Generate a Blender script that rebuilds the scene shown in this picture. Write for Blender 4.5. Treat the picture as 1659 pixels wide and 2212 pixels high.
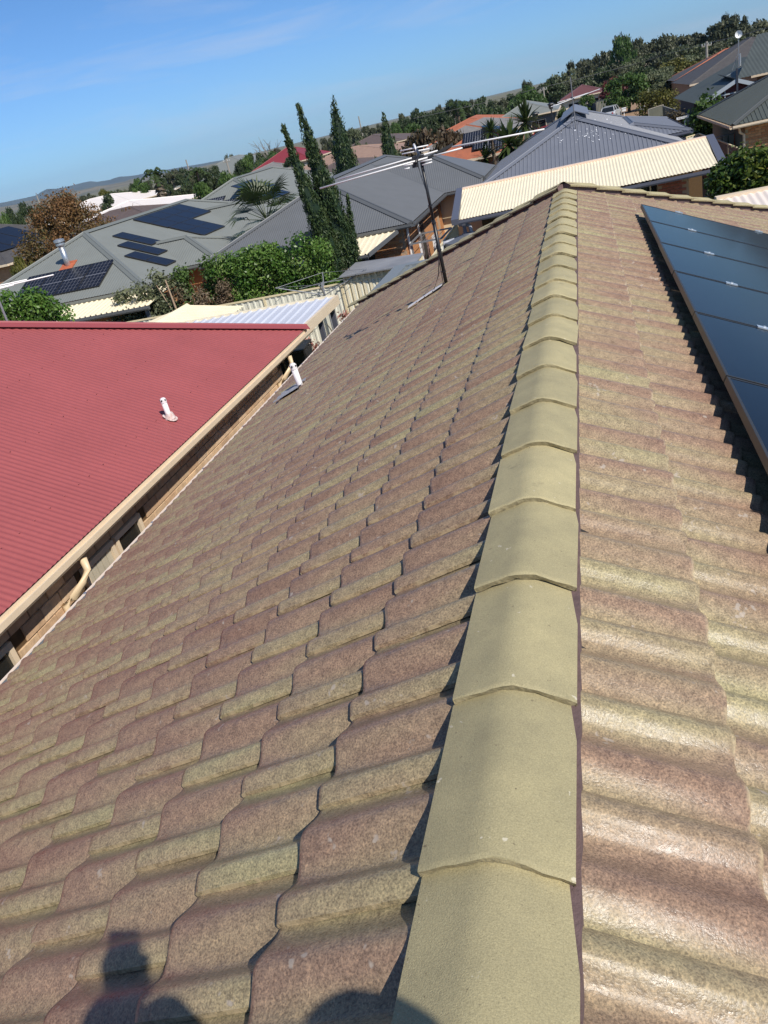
import bpy, bmesh, math, random
import numpy as np
from math import sin, cos, tan, radians, pi, hypot, floor
from mathutils import Vector, Matrix
random.seed(11); rng = np.random.default_rng(11)
SC = bpy.context.scene
COL = SC.collection
for o in list(bpy.data.objects): bpy.data.objects.remove(o, do_unlink=True)

# ------------------------------------------------------------------ camera
GZ = 4.35                              # height of the tiled roof's apex above the ground
CAM = np.array([.2756, 0.0, 1.2086 + GZ])
YAW, PIT, ROL = -.3268, .458, .2393
PA = .4109                             # pitch of the tiled roof
FPX, PW, PH = 1664.5, 1659., 2212.
cF = np.array([sin(YAW)*cos(PIT), cos(YAW)*cos(PIT), -sin(PIT)])
cR0 = np.array([cos(YAW), -sin(YAW), 0.]); cU0 = np.cross(cR0, cF)
cR = cos(ROL)*cR0 - sin(ROL)*cU0; cU = sin(ROL)*cR0 + cos(ROL)*cU0
cam = bpy.data.objects.new('camera', bpy.data.cameras.new('camera'))
COL.objects.link(cam); SC.camera = cam
mw = Matrix.Identity(4)
for i in range(3):
    mw[i][0] = cR[i]; mw[i][1] = cU[i]; mw[i][2] = -cF[i]; mw[i][3] = CAM[i]
cam.matrix_world = mw
cam.data.sensor_fit = 'HORIZONTAL'; cam.data.sensor_width = 36.; cam.data.lens = FPX*36./PW
cam.data.clip_start = .05; cam.data.clip_end = 30000.
SC.render.resolution_x = 768; SC.render.resolution_y = 1024

# ------------------------------------------------------------------ sky and sun
SUN_EL, SUN_AZ = radians(45.8), radians(128.)
wd = bpy.data.worlds.new('World'); SC.world = wd; wd.use_nodes = True
nt = wd.node_tree; nt.nodes.clear()
def N(nt, typ, **kw):
    n = nt.nodes.new(typ)
    for k, v in kw.items():
        if k.startswith('i_'):
            key = k[2:]; n.inputs[int(key) if key.isdigit() else key.replace('_', ' ')].default_value = v
        else: setattr(n, k, v)
    return n
def ramp(nt, stops, interp='LINEAR'):
    r = nt.nodes.new('ShaderNodeValToRGB'); e = r.color_ramp.elements
    r.color_ramp.interpolation = interp
    while len(e) < len(stops): e.new(.5)
    for q, (p, c) in zip(e, stops): q.position = p; q.color = c if len(c) == 4 else (*c, 1)
    return r
sky = N(nt, 'ShaderNodeTexSky', sky_type='NISHITA', sun_disc=False, sun_elevation=SUN_EL, sun_rotation=SUN_AZ,
        altitude=120., air_density=1.0, dust_density=.25, ozone_density=2.2)
tc = N(nt, 'ShaderNodeTexCoord'); mp = N(nt, 'ShaderNodeMapping')
mp.inputs['Rotation'].default_value = (0, 0, radians(20)); mp.inputs['Scale'].default_value = (1.6, 2.2, 15.)
nz = N(nt, 'ShaderNodeTexNoise', i_Scale=1.5, i_Detail=7., i_Roughness=.6, i_Distortion=.5)
nt.links.new(tc.outputs['Generated'], mp.inputs['Vector']); nt.links.new(mp.outputs[0], nz.inputs['Vector'])
cr = ramp(nt, [(.50, (0, 0, 0)), (.80, (.42, .42, .42))])
nt.links.new(nz.outputs['Fac'], cr.inputs['Fac'])
mx = N(nt, 'ShaderNodeMix', data_type='RGBA'); mx.inputs['B'].default_value = (6.4, 6.6, 7.4, 1)
sz = N(nt, 'ShaderNodeSeparateXYZ'); nt.links.new(tc.outputs['Generated'], sz.inputs[0])
hz = ramp(nt, [(0., (.47, .78, 1.26)), (.08, (.48, .76, 1.20)), (.20, (.47, .74, 1.10)), (.42, (.34, .66, .94)), (1., (.68, .86, 1.))]); nt.links.new(sz.outputs['Z'], hz.inputs['Fac'])
sm = N(nt, 'ShaderNodeMix', data_type='RGBA', blend_type='MULTIPLY', i_0=1.); nt.links.new(sky.outputs[0], sm.inputs['A']); nt.links.new(hz.outputs['Color'], sm.inputs['B'])
nt.links.new(cr.outputs['Color'], mx.inputs['Factor']); nt.links.new(sm.outputs['Result'], mx.inputs['A'])
bg = N(nt, 'ShaderNodeBackground', i_Strength=.105); wo = N(nt, 'ShaderNodeOutputWorld')
nt.links.new(mx.outputs['Result'], bg.inputs['Color']); nt.links.new(bg.outputs[0], wo.inputs['Surface'])
sv = Vector((sin(SUN_AZ)*cos(SUN_EL), cos(SUN_AZ)*cos(SUN_EL), sin(SUN_EL)))
sl = bpy.data.lights.new('sun', 'SUN'); sl.energy = 5.0; sl.angle = radians(.53); sl.color = (1, .94, .85)
so = bpy.data.objects.new('sun', sl); COL.objects.link(so); so.rotation_euler = sv.to_track_quat('Z', 'Y').to_euler()
so.location = (30, -24, 40)
SC.view_settings.view_transform = 'Standard'; SC.view_settings.look = 'None'
SC.view_settings.exposure = 0.; SC.view_settings.gamma = 1.; SC.view_settings.use_curve_mapping = False

# ------------------------------------------------------------------ survey: a sight line meets a real plane
CR = {'0': (0, 0, .5486), '1': (0, 500, 1.659), '2': (800, 400, 2.37), '3': (1400, 300, 1.8433), '4': (2100, 0, 1.7955), '5': (0, 1200, 1.185), '6': (1000, 700, 1.185),
 '7': (1550, 550, 3.6875), '8': (1000, 1100, 3.318), '9': (1300, 1000, 2.37), '10': (2150, 650, 1.898), 'A': (1200, 550, 3.0164), 'B': (0, 750, 2.37), 'C': (600, 600, 3.0164),
 'D': (1900, 350, 2.765), 'E': (2500, 100, 3.166), 'F': (1700, 250, 2.765), 'G': (0, 600, 2.765), 'H': (500, 500, 2.765), 'I': (1200, 350, 2.765), 'J': (2500, 430, 5.53), 'K': (2200, 1600, 2.011)}
def ray(k, x, y):
    o = CR[str(k)]; x = (o[0]+x/o[2])*.5486; y = (o[1]+y/o[2])*.5486
    return cF + cR*(x-PW/2)/FPX - cU*(y-PH/2)/FPX
def on(k, x, y, n, p):
    d = ray(k, x, y); n = np.array(n, float); return CAM + d*(((np.array(p)-CAM)@n)/(d@n))
def atz(k, x, y, z): return on(k, x, y, (0, 0, 1), (0, 0, z))
def atd(k, x, y, dist):
    d = ray(k, x, y); return CAM + d*dist/hypot(d[0], d[1])

# ------------------------------------------------------------------ object helpers
ORG = {}
def props(o, label=None, cat=None, group=None, kind=None):
    if label: o['label'] = label
    if cat: o['category'] = cat
    if group: o['group'] = group
    if kind: o['kind'] = kind
    return o
def thing(name, loc, label, cat, group=None):
    o = bpy.data.objects.new(name, None); COL.objects.link(o); o.location = Vector(loc); o.empty_display_size = .3
    ORG[o] = np.array(loc, float); return props(o, label, cat, group)
def finish(name, me, mat, parent, org, smooth):
    o = bpy.data.objects.new(name, me); COL.objects.link(o)
    if mat is not None:
        for m in (mat if isinstance(mat, (list, tuple)) else [mat]): me.materials.append(m)
    if smooth: me.shade_smooth()
    if parent is not None: o.parent = parent
    else: o.location = Vector(org)
    ORG[o] = np.array(org, float); return o
class M:
    """collects shapes; make() links them as ONE mesh object"""
    def __init__(s): s.v = []; s.f = []; s.mi = []; s.cm = 0
    def add(s, vs, fs):
        b = len(s.v); s.v += [tuple(map(float, p)) for p in vs]
        for f in fs: s.f.append([b+i for i in f]); s.mi.append(s.cm)
        return s
    def box(s, x0, x1, y0, y1, z0, z1):
        return s.add([(x0,y0,z0),(x1,y0,z0),(x1,y1,z0),(x0,y1,z0),(x0,y0,z1),(x1,y0,z1),(x1,y1,z1),(x0,y1,z1)],
            [(0,3,2,1),(4,5,6,7),(0,1,5,4),(1,2,6,5),(2,3,7,6),(3,0,4,7)])
    def ob(s, c, ax, ay, az):
        c, ax, ay, az = [np.array(q, float) for q in (c, ax, ay, az)]
        vs = [c+i*ax+j*ay+k*az for k in (-1,1) for i, j in ((-1,-1),(1,-1),(1,1),(-1,1))]
        return s.add(vs, [(0,3,2,1),(4,5,6,7),(0,1,5,4),(1,2,6,5),(2,3,7,6),(3,0,4,7)])
    def bar(s, p, q, w, h, up=(0,0,1)):
        p, q, up = [np.array(t, float) for t in (p, q, up)]; d = q-p; L = np.linalg.norm(d); d /= L
        x = np.cross(d, up); x /= np.linalg.norm(x); z = np.cross(x, d)
        return s.ob((p+q)/2, d*L/2, x*w/2, z*h/2)
    def tube(s, pts, rs, n=8, cap=True):
        pts = [np.array(p, float) for p in pts]
        if not isinstance(rs, (list, tuple)): rs = [rs]*len(pts)
        rings = []
        for i, p in enumerate(pts):
            d = pts[min(i+1, len(pts)-1)]-pts[max(i-1, 0)]; d = d/(np.linalg.norm(d)+1e-12)
            a = np.array((0,0,1.)) if abs(d[2]) < .9 else np.array((1.,0,0))
            x = np.cross(a, d); x /= np.linalg.norm(x); y = np.cross(d, x)
            rings.append([p+rs[i]*(cos(2*pi*k/n)*x+sin(2*pi*k/n)*y) for k in range(n)])
        vs = [v for r in rings for v in r]; fs = []
        for i in range(len(pts)-1):
            for k in range(n): fs.append((i*n+k, i*n+(k+1)%n, (i+1)*n+(k+1)%n, (i+1)*n+k))
        if cap: fs.append(tuple(range(n-1, -1, -1))); fs.append(tuple(range((len(pts)-1)*n, len(pts)*n)))
        return s.add(vs, fs)
    def poly(s, pts): return s.add(pts, [tuple(range(len(pts)))])
    def slab(s, pts, t):
        """flat polygon with thickness vector t"""
        n = len(pts); t = np.array(t, float); P = [np.array(p, float) for p in pts]; Q = [p+t for p in P]
        return s.add(P+Q, [tuple(range(n-1, -1, -1)), tuple(range(n, 2*n))]+[(i, (i+1)%n, n+(i+1)%n, n+i) for i in range(n)])
    def ball(s, c, r, n=10, m=6):
        r = np.array(r, float)*np.ones(3); vs = []; fs = []
        for i in range(m+1):
            for k in range(n):
                th = pi*i/m; vs.append(np.array(c)+r*np.array((sin(th)*cos(2*pi*k/n), sin(th)*sin(2*pi*k/n), cos(th))))
        for i in range(m):
            for k in range(n): fs.append((i*n+k, (i+1)*n+k, (i+1)*n+(k+1)%n, i*n+(k+1)%n))
        return s.add(vs, fs)
    def make(s, name, mat, parent=None, smooth=False, org=None):
        if org is None: org = ORG[parent] if parent is not None else (0, 0, 0)
        me = bpy.data.meshes.new(name); org = np.array(org, float)
        me.from_pydata([tuple(np.array(p)-org) for p in s.v], [], s.f); me.update()
        o = finish(name, me, mat, parent, org, smooth)
        if isinstance(mat, (list, tuple)): me.polygons.foreach_set('material_index', s.mi)
        return o
def copy_tree(o, parent=None):
    k = o.copy(); COL.objects.link(k); k.parent = parent; ORG[k] = ORG[o]
    for ch in list(o.children): copy_tree(ch, k)
    return k

# ------------------------------------------------------------------ materials
MATS = {}
def mat(name, col, rough=.6, var=.0, vs=3., col2=None, bump=0., bs=40., metal=0., spec=.5, stretch=(1,1,1), fine=0., fs=60., coat=0., objvar=0.):
    if name in MATS: return MATS[name]
    m = bpy.data.materials.new(name); m.use_nodes = True; t = m.node_tree; b = t.nodes['Principled BSDF']
    b.inputs['Roughness'].default_value = rough; b.inputs['Metallic'].default_value = metal; b.inputs['Specular IOR Level'].default_value = spec
    b.inputs['Coat Weight'].default_value = coat
    g = N(t, 'ShaderNodeNewGeometry'); mpn = N(t, 'ShaderNodeMapping'); mpn.inputs['Scale'].default_value = stretch
    t.links.new(g.outputs['Position'], mpn.inputs['Vector'])
    c0 = tuple(col)+(1,)
    b.inputs['Base Color'].default_value = c0; out = None
    if var or col2:
        c1 = tuple(col2)+(1,) if col2 else tuple(min(1, max(0, x*(1-var))) for x in col)+(1,)
        c2 = c0 if col2 else tuple(min(1, x*(1+var)) for x in col)+(1,)
        n1 = N(t, 'ShaderNodeTexNoise', i_Scale=vs, i_Detail=6., i_Roughness=.62); t.links.new(mpn.outputs[0], n1.inputs['Vector'])
        r = ramp(t, [(.3, c1), (.7, c2)]); t.links.new(n1.outputs['Fac'], r.inputs['Fac']); out = r.outputs['Color']
    if fine:
        n2 = N(t, 'ShaderNodeTexNoise', i_Scale=fs, i_Detail=4., i_Roughness=.7); t.links.new(mpn.outputs[0], n2.inputs['Vector'])
        r2 = ramp(t, [(.3, (1-fine,)*3), (.7, (1+fine,)*3)]); t.links.new(n2.outputs['Fac'], r2.inputs['Fac'])
        mm = N(t, 'ShaderNodeMix', data_type='RGBA', blend_type='MULTIPLY'); mm.inputs['Factor'].default_value = 1
        if out: t.links.new(out, mm.inputs['A'])
        else: mm.inputs['A'].default_value = c0
        t.links.new(r2.outputs['Color'], mm.inputs['B']); out = mm.outputs['Result']
    if objvar:
        oi = N(t, 'ShaderNodeObjectInfo'); r4 = ramp(t, [(0., (1-objvar,)*3), (1., (1+objvar, 1+objvar*.9, 1+objvar*.7))]); t.links.new(oi.outputs['Random'], r4.inputs['Fac'])
        m4 = N(t, 'ShaderNodeMix', data_type='RGBA', blend_type='MULTIPLY'); m4.inputs['Factor'].default_value = 1
        if out: t.links.new(out, m4.inputs['A'])
        else: m4.inputs['A'].default_value = c0
        t.links.new(r4.outputs['Color'], m4.inputs['B']); out = m4.outputs['Result']
    if out: t.links.new(out, b.inputs['Base Color'])
    if bump:
        n3 = N(t, 'ShaderNodeTexNoise', i_Scale=bs, i_Detail=5., i_Roughness=.65); t.links.new(mpn.outputs[0], n3.inputs['Vector'])
        bp = N(t, 'ShaderNodeBump', i_Strength=1., i_Distance=bump); t.links.new(n3.outputs['Fac'], bp.inputs['Height'])
        t.links.new(bp.outputs[0], b.inputs['Normal'])
    MATS[name] = m; return m

def tile_mat(name, gloss, lift):
    m = bpy.data.materials.new(name); m.use_nodes = True; t = m.node_tree; L = t.links.new; b = t.nodes['Principled BSDF']
    uv = N(t, 'ShaderNodeUVMap', uv_map='tile'); sx = N(t, 'ShaderNodeSeparateXYZ'); L(uv.outputs[0], sx.inputs[0])
    oi = N(t, 'ShaderNodeObjectInfo'); at = N(t, 'ShaderNodeAttribute', attribute_name='rnd')
    rs = N(t, 'ShaderNodeMath', operation='ADD'); L(oi.outputs['Random'], rs.inputs[0]); L(at.outputs['Fac'], rs.inputs[1])
    rf = N(t, 'ShaderNodeMath', operation='FRACT'); L(rs.outputs[0], rf.inputs[0])
    # streak colour across the tile, different for every tile, long down the slope
    u2 = N(t, 'ShaderNodeMath', operation='MULTIPLY', i_1=2.3); L(sx.outputs[0], u2.inputs[0])
    v2 = N(t, 'ShaderNodeMath', operation='MULTIPLY', i_1=.45); L(sx.outputs[1], v2.inputs[0])
    r2 = N(t, 'ShaderNodeMath', operation='MULTIPLY', i_1=57.); L(rf.outputs[0], r2.inputs[0])
    cb = N(t, 'ShaderNodeCombineXYZ'); L(u2.outputs[0], cb.inputs[0]); L(v2.outputs[0], cb.inputs[1]); L(r2.outputs[0], cb.inputs[2])
    n1 = N(t, 'ShaderNodeTexNoise', i_Scale=1., i_Detail=1.5, i_Roughness=.55); L(cb.outputs[0], n1.inputs['Vector'])
    # lap roll tends to be weathered yellow-green
    ub = ramp(t, [(0., (.64,)*3), (.12, (.66,)*3), (.30, (.56,)*3), (.44, (.42,)*3), (.62, (.28,)*3), (.76, (.30,)*3), (.90, (.58,)*3), (1., (.66,)*3)], 'B_SPLINE')
    L(sx.outputs[0], ub.inputs['Fac'])
    g = N(t, 'ShaderNodeNewGeometry')
    n2 = N(t, 'ShaderNodeTexNoise', i_Scale=.9, i_Detail=2.); L(g.outputs['Position'], n2.inputs['Vector'])
    a1 = N(t, 'ShaderNodeMath', operation='MULTIPLY_ADD', i_1=.90, i_2=-.40); L(n1.outputs['Fac'], a1.inputs[0])
    a2 = N(t, 'ShaderNodeMath', operation='MULTIPLY_ADD', i_1=.72); L(ub.outputs['Color'], a2.inputs[0]); L(a1.outputs[0], a2.inputs[2])
    a3 = N(t, 'ShaderNodeMath', operation='MULTIPLY_ADD', i_1=.7, i_2=-.22); L(n2.outputs['Fac'], a3.inputs[0])
    a45 = N(t, 'ShaderNodeMath', operation='ADD'); L(a2.outputs[0], a45.inputs[0]); L(a3.outputs[0], a45.inputs[1])
    a4 = N(t, 'ShaderNodeMath', operation='MULTIPLY_ADD', i_1=-.16); L(sx.outputs[1], a4.inputs[0]); L(a45.outputs[0], a4.inputs[2])
    k = lift*.92
    base = ramp(t, [(.06, (.250*k, .160*k, .118*k)), (.32, (.302*k, .212*k, .152*k)), (.54, (.328*k, .264*k, .170*k)), (.78, (.345*k, .312*k, .182*k)), (1., (.385*k, .36*k, .22*k))])
    L(a4.outputs[0], base.inputs['Fac'])
    # speckle: two sizes of grit and a fine craze of pale lines
    s1 = N(t, 'ShaderNodeTexNoise', i_Scale=190., i_Detail=2., i_Roughness=.7); L(g.outputs['Position'], s1.inputs['Vector'])
    sr = ramp(t, [(.34, (.62, .60, .60)), (.5, (.97, .97, .97)), (.68, (1.36, 1.30, 1.24))]); L(s1.outputs['Fac'], sr.inputs['Fac'])
    s2 = N(t, 'ShaderNodeTexNoise', i_Scale=34., i_Detail=3., i_Roughness=.7); L(g.outputs['Position'], s2.inputs['Vector'])
    sr2 = ramp(t, [(.33, (.80, .78, .79)), (.68, (1.19, 1.17, 1.13))]); L(s2.outputs['Fac'], sr2.inputs['Fac'])
    vo = N(t, 'ShaderNodeTexVoronoi', feature='DISTANCE_TO_EDGE', i_Scale=85.); L(g.outputs['Position'], vo.inputs['Vector'])
    vr = ramp(t, [(0., (1.4, 1.34, 1.25)), (.06, (1., 1., 1.))]); L(vo.outputs['Distance'], vr.inputs['Fac'])
    m1 = N(t, 'ShaderNodeMix', data_type='RGBA', blend_type='MULTIPLY', i_0=1.); L(base.outputs['Color'], m1.inputs['A']); L(sr.outputs['Color'], m1.inputs['B'])
    m2 = N(t, 'ShaderNodeMix', data_type='RGBA', blend_type='MULTIPLY', i_0=1.); L(m1.outputs['Result'], m2.inputs['A']); L(sr2.outputs['Color'], m2.inputs['B'])
    m3 = N(t, 'ShaderNodeMix', data_type='RGBA', blend_type='MULTIPLY', i_0=.75); L(m2.outputs['Result'], m3.inputs['A']); L(vr.outputs['Color'], m3.inputs['B'])
    # bare pale aggregate where the glaze has worn off along the front lip and the side lap, and lichen flecks
    edge = ramp(t, [(.955, (0, 0, 0)), (.985, (1, 1, 1))]); L(sx.outputs[1], edge.inputs['Fac'])
    e2 = ramp(t, [(.0, (.6,)*3), (.008, (0, 0, 0))]); L(sx.outputs[0], e2.inputs['Fac'])
    em = N(t, 'ShaderNodeMath', operation='MAXIMUM'); L(edge.outputs['Color'], em.inputs[0]); L(e2.outputs['Color'], em.inputs[1])
    n5 = N(t, 'ShaderNodeTexNoise', i_Scale=22., i_Detail=2., i_Roughness=.7); L(g.outputs['Position'], n5.inputs['Vector'])
    nr = ramp(t, [(.46, (0, 0, 0)), (.60, (1, 1, 1))]); L(n5.outputs['Fac'], nr.inputs['Fac'])
    ew = N(t, 'ShaderNodeMath', operation='MULTIPLY'); L(em.outputs[0], ew.inputs[0]); L(nr.outputs['Color'], ew.inputs[1])
    m4 = N(t, 'ShaderNodeMix', data_type='RGBA'); L(ew.outputs[0], m4.inputs['Factor']); L(m3.outputs['Result'], m4.inputs['A']); m4.inputs['B'].default_value = (.50, .40, .25, 1)
    n6 = N(t, 'ShaderNodeTexNoise', i_Scale=11., i_Detail=3., i_Roughness=.8); L(g.outputs['Position'], n6.inputs['Vector'])
    lr = ramp(t, [(.655, (0, 0, 0)), (.70, (.75, .75, .75))]); L(n6.outputs['Fac'], lr.inputs['Fac'])
    m5 = N(t, 'ShaderNodeMix', data_type='RGBA'); L(lr.outputs['Color'], m5.inputs['Factor']); L(m4.outputs['Result'], m5.inputs['A']); m5.inputs['B'].default_value = (.42, .36, .30, 1)
    L(m5.outputs['Result'], b.inputs['Base Color'])
    h = N(t, 'ShaderNodeMath', operation='MULTIPLY_ADD', i_1=.5); L(s1.outputs['Fac'], h.inputs[0]); L(s2.outputs['Fac'], h.inputs[2])
    bp = N(t, 'ShaderNodeBump', i_Strength=1., i_Distance=.0011); L(h.outputs[0], bp.inputs['Height']); L(bp.outputs[0], b.inputs['Normal'])
    rr_ = ramp(t, [(.3, (gloss-.05,)*3), (.7, (gloss+.14,)*3)]); L(s2.outputs['Fac'], rr_.inputs['Fac']); L(rr_.outputs['Color'], b.inputs['Roughness']); b.inputs['Specular IOR Level'].default_value = .21
    MATS[name] = m; return m

def add_flecks(m, scale, lo, hi, col):
    t = m.node_tree; b = t.nodes['Principled BSDF']; src = b.inputs['Base Color'].links[0].from_socket
    g = N(t, 'ShaderNodeNewGeometry'); n = N(t, 'ShaderNodeTexNoise', i_Scale=scale, i_Detail=3., i_Roughness=.6); t.links.new(g.outputs['Position'], n.inputs['Vector'])
    r = ramp(t, [(lo, (0, 0, 0)), (hi, (.85, .85, .85))]); t.links.new(n.outputs['Fac'], r.inputs['Fac'])
    x = N(t, 'ShaderNodeMix', data_type='RGBA'); t.links.new(r.outputs['Color'], x.inputs['Factor']); t.links.new(src, x.inputs['A']); x.inputs['B'].default_value = (*col, 1)
    t.links.new(x.outputs['Result'], b.inputs['Base Color'])
def leaf_mat(name, cols, trans=.35, rough=.5):
    m = bpy.data.materials.new(name); m.use_nodes = True; t = m.node_tree; L = t.links.new; t.nodes.clear()
    at = N(t, 'ShaderNodeAttribute', attribute_name='rnd'); oi = N(t, 'ShaderNodeObjectInfo')
    sh = N(t, 'ShaderNodeMath', operation='MULTIPLY_ADD', i_1=.22, i_2=-.11); L(oi.outputs['Random'], sh.inputs[0])
    ad = N(t, 'ShaderNodeMath', operation='ADD'); L(at.outputs['Fac'], ad.inputs[0]); L(sh.outputs[0], ad.inputs[1])
    r = ramp(t, [(i/(len(cols)-1), c) for i, c in enumerate(cols)]); L(ad.outputs[0], r.inputs['Fac'])
    d = N(t, 'ShaderNodeBsdfPrincipled', i_Roughness=rough); d.inputs['Specular IOR Level'].default_value = .35
    L(r.outputs['Color'], d.inputs['Base Color'])
    tr = N(t, 'ShaderNodeBsdfTranslucent'); L(r.outputs['Color'], tr.inputs['Color'])
    mx = N(t, 'ShaderNodeMixShader', i_0=trans); L(d.outputs[0], mx.inputs[1]); L(tr.outputs[0], mx.inputs[2])
    o = N(t, 'ShaderNodeOutputMaterial'); L(mx.outputs[0], o.inputs['Surface']); MATS[name] = m; return m
# ------------------------------------------------------------------ ground
m_ground = mat('dry_ground', (.20, .17, .11), .95, col2=(.10, .11, .05), vs=.35, bump=.02, bs=6., fine=.25, fs=8.)
g = M(); R_ = 9400.
g.v = [(-R_, -380., 0), (R_, -380., 0), (R_, 11700., 0), (-R_, 11700., 0)]; g.f = [[0, 1, 2, 3]]; g.mi = [0]
props(g.make('ground', m_ground), kind='structure')

# ------------------------------------------------------------------ the tiled roof we stand on
TA = tile_mat('glazed_tile', .29, 1.0)
m_cap = mat('ridge_concrete', (.450, .388, .212), .76, col2=(.340, .296, .168), vs=6., bump=.0014, bs=330., fine=.24, fs=300., objvar=.10)
add_flecks(m_cap, 26., .70, .73, (.62, .56, .42)); add_flecks(m_cap, 9., .68, .80, (.20, .17, .10)); add_flecks(m_cap, 60., .69, .74, (.15, .12, .07))
m_capedge = mat('bare_concrete', (.36, .30, .17), .9, var=.3, vs=60., bump=.004, bs=90.)
m_under = mat('sarking', (.03, .028, .025), .9)
m_mortar = mat('pointing', (.14, .09, .085), .9, var=.2, vs=30., bump=.004, bs=60.)
m_zinc = mat('galvanised', (.52, .54, .56), .38, var=.12, vs=4., metal=.75)
m_brickours = mat('our_brick', (.72, .64, .50), .9, var=.2, vs=8.)  # colour of the unseen wall, kept pale to bounce light into the passage
ca, sa = cos(PA), sin(PA)
HIPY = 10.5                # the ridge ends here and two hips leave it at 45 degrees in plan
EAVE = 4.07                # horizontal reach of each slope
NY = HIPY + EAVE           # far eave
SY = -3.2                  # where the roof stops behind the photographer
GAUGE, TW = .3385, .30
home = thing('tiled_house', (0, 6., 0), 'brown and green concrete tiled house roof filling the foreground', 'house')

def prof(t):
    """height of the double-roll tile, t from its overlapping edge (0) to its underlap (1)"""
    if t < .15: w = .46+.54*sin(pi/2*t/.15); A = .038
    elif t < .37: w = .5+.5*cos(pi*(t-.15)/.22); A = .038
    else: x = (t-.68)/.31 if t < .68 else (t-.68)/.32; w = .5+.5*cos(pi*max(-1., min(1., x))); A = .040
    return .003 + A*w
TS = [0, .025, .055, .09, .125, .16, .20, .245, .29, .335, .38, .45, .525, .57, .615, .66, .71, .76, .81, .86, .91, .955, 1.0, 1.03]
def tile_geo(head=None, amp=1., lip=.020):
    """local frame: x across, y down the slope (front edge at y=0), z out of the roof"""
    rows = [(-(head or GAUGE+.045), -.018-lip*.1, 0.), (-GAUGE*.5, -lip*.42, .5), (-.018, -.001, .945), (-.005, -.0022, .975), (.0, -.0075, .99), (-.002, -.030, 1.)]
    vs, uv, fs = [], [], []
    for (y, dz, v) in rows:
        f_ = max(0., (v-.45)/.5) if v < .95 else 1.
        for t in TS:
            pz = prof(min(t, 1.))*amp; pz += .30*f_*max(0., .036-pz); vs.append((t*TW, y, pz + lip + dz)); uv.append((min(t, .999), v))
    n = len(TS)
    for i in range(len(rows)-1):
        for k in range(n-1): fs.append((i*n+k, i*n+n+k, i*n+n+k+1, i*n+k+1))
    # side face of the overlapping edge
    b = len(vs)
    for (y, dz, v) in rows[:-1]: vs.append((-.001, y+.0, prof(0)*amp+lip+dz-.0125)); uv.append((0., v))
    for i in range(len(rows)-2): fs.append((i*n, b+i, b+i+1, (i+1)*n))
    return vs, uv, fs
TV, TUV, TF = tile_geo()
TVS = tile_geo(.366)[0]
def tile_mesh(name, frames, rnds, clip=None, TV=TV, short=None):
    """one mesh of many tiles, each given by a 4x4 frame; clip = list of (point, normal) half-spaces kept"""
    V = np.array(TV); nV = len(V); allv = []; F = []
    for i, fr in enumerate(frames):
        if short is not None: V = np.array(TVS) if short[i] else np.array(TV)
        A = np.array(fr); allv.append(V@A[:3, :3].T + A[:3, 3]); F += [[k+i*nV for k in f] for f in TF]
    me = bpy.data.meshes.new(name); me.from_pydata(np.concatenate(allv).tolist(), [], F)
    me.uv_layers.new(name='tile'); me.attributes.new('rnd', 'FLOAT', 'CORNER'); ul = me.uv_layers['tile']; at = me.attributes['rnd']
    li = np.empty(len(me.loops), np.int32); me.loops.foreach_get('vertex_index', li)
    UV = np.array(TUV)[li % nV]; ul.data.foreach_set('uv', UV.ravel()); at.data.foreach_set('value', np.array(rnds)[li//nV])
    if clip:
        bm = bmesh.new(); bm.from_mesh(me)
        for p, n in clip:
            bmesh.ops.bisect_plane(bm, geom=bm.verts[:]+bm.edges[:]+bm.faces[:], plane_co=p, plane_no=n, clear_outer=True, dist=1e-5)
        bm.to_mesh(me); bm.free()
    me.update(); return me
proto = None
base_tile = tile_mesh('roof_tile', [np.eye(4)], [0.]); base_tile.materials.append(TA); base_tile.shade_smooth(); base_tile.set_sharp_from_angle(angle=radians(42))
short_tile = tile_mesh('roof_tile', [np.eye(4)], [0.], TV=TVS); short_tile.materials.append(TA); short_tile.shade_smooth(); short_tile.set_sharp_from_angle(angle=radians(42))
slopeL = M().poly([(0, SY, GZ-.02), (0, HIPY, GZ-.02), (-EAVE, NY, GZ-.02-EAVE*tan(PA)), (-EAVE, SY, GZ-.02-EAVE*tan(PA))]).make('roof_slope', m_under, home)
slopeR = M().poly([(0, SY, GZ-.02), (EAVE, SY, GZ-.02-EAVE*tan(PA)), (EAVE, NY, GZ-.02-EAVE*tan(PA)), (0, HIPY, GZ-.02)]).make('roof_slope', m_under, home)
slopeF = M().poly([(0, HIPY, GZ-.02), (EAVE, NY, GZ-.02-EAVE*tan(PA)), (-EAVE, NY, GZ-.02-EAVE*tan(PA))]).make('roof_slope', mat('far_tiles', (.2, .16, .11), .7, var=.3, vs=4.), home)
cand = []
def frame(side, s, y):
    if side < 0: X, D, Nn = (0, 1, 0), (-ca, 0, -sa), (-sa, 0, ca)
    else: X, D, Nn = (0, -1, 0), (ca, 0, -sa), (sa, 0, ca)
    fr = np.eye(4); j = rng.normal(0, 1, 4)
    X, D, Nn = [np.array(q, float) for q in (X, D, Nn)]
    th = j[0]*.005; X2 = X*cos(th)+D*sin(th); D2 = D*cos(th)-X*sin(th)
    th = j[1]*.0035; Nn2 = Nn+D2*th; D3 = D2-Nn*th
    fr[:3, 0], fr[:3, 1], fr[:3, 2] = X2, D3, Nn2
    p = np.array(D)*s + Nn*(-.024+abs(j[2])*.0012); fr[:3, 3] = (p[0], y, GZ+p[2]); return fr
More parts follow.
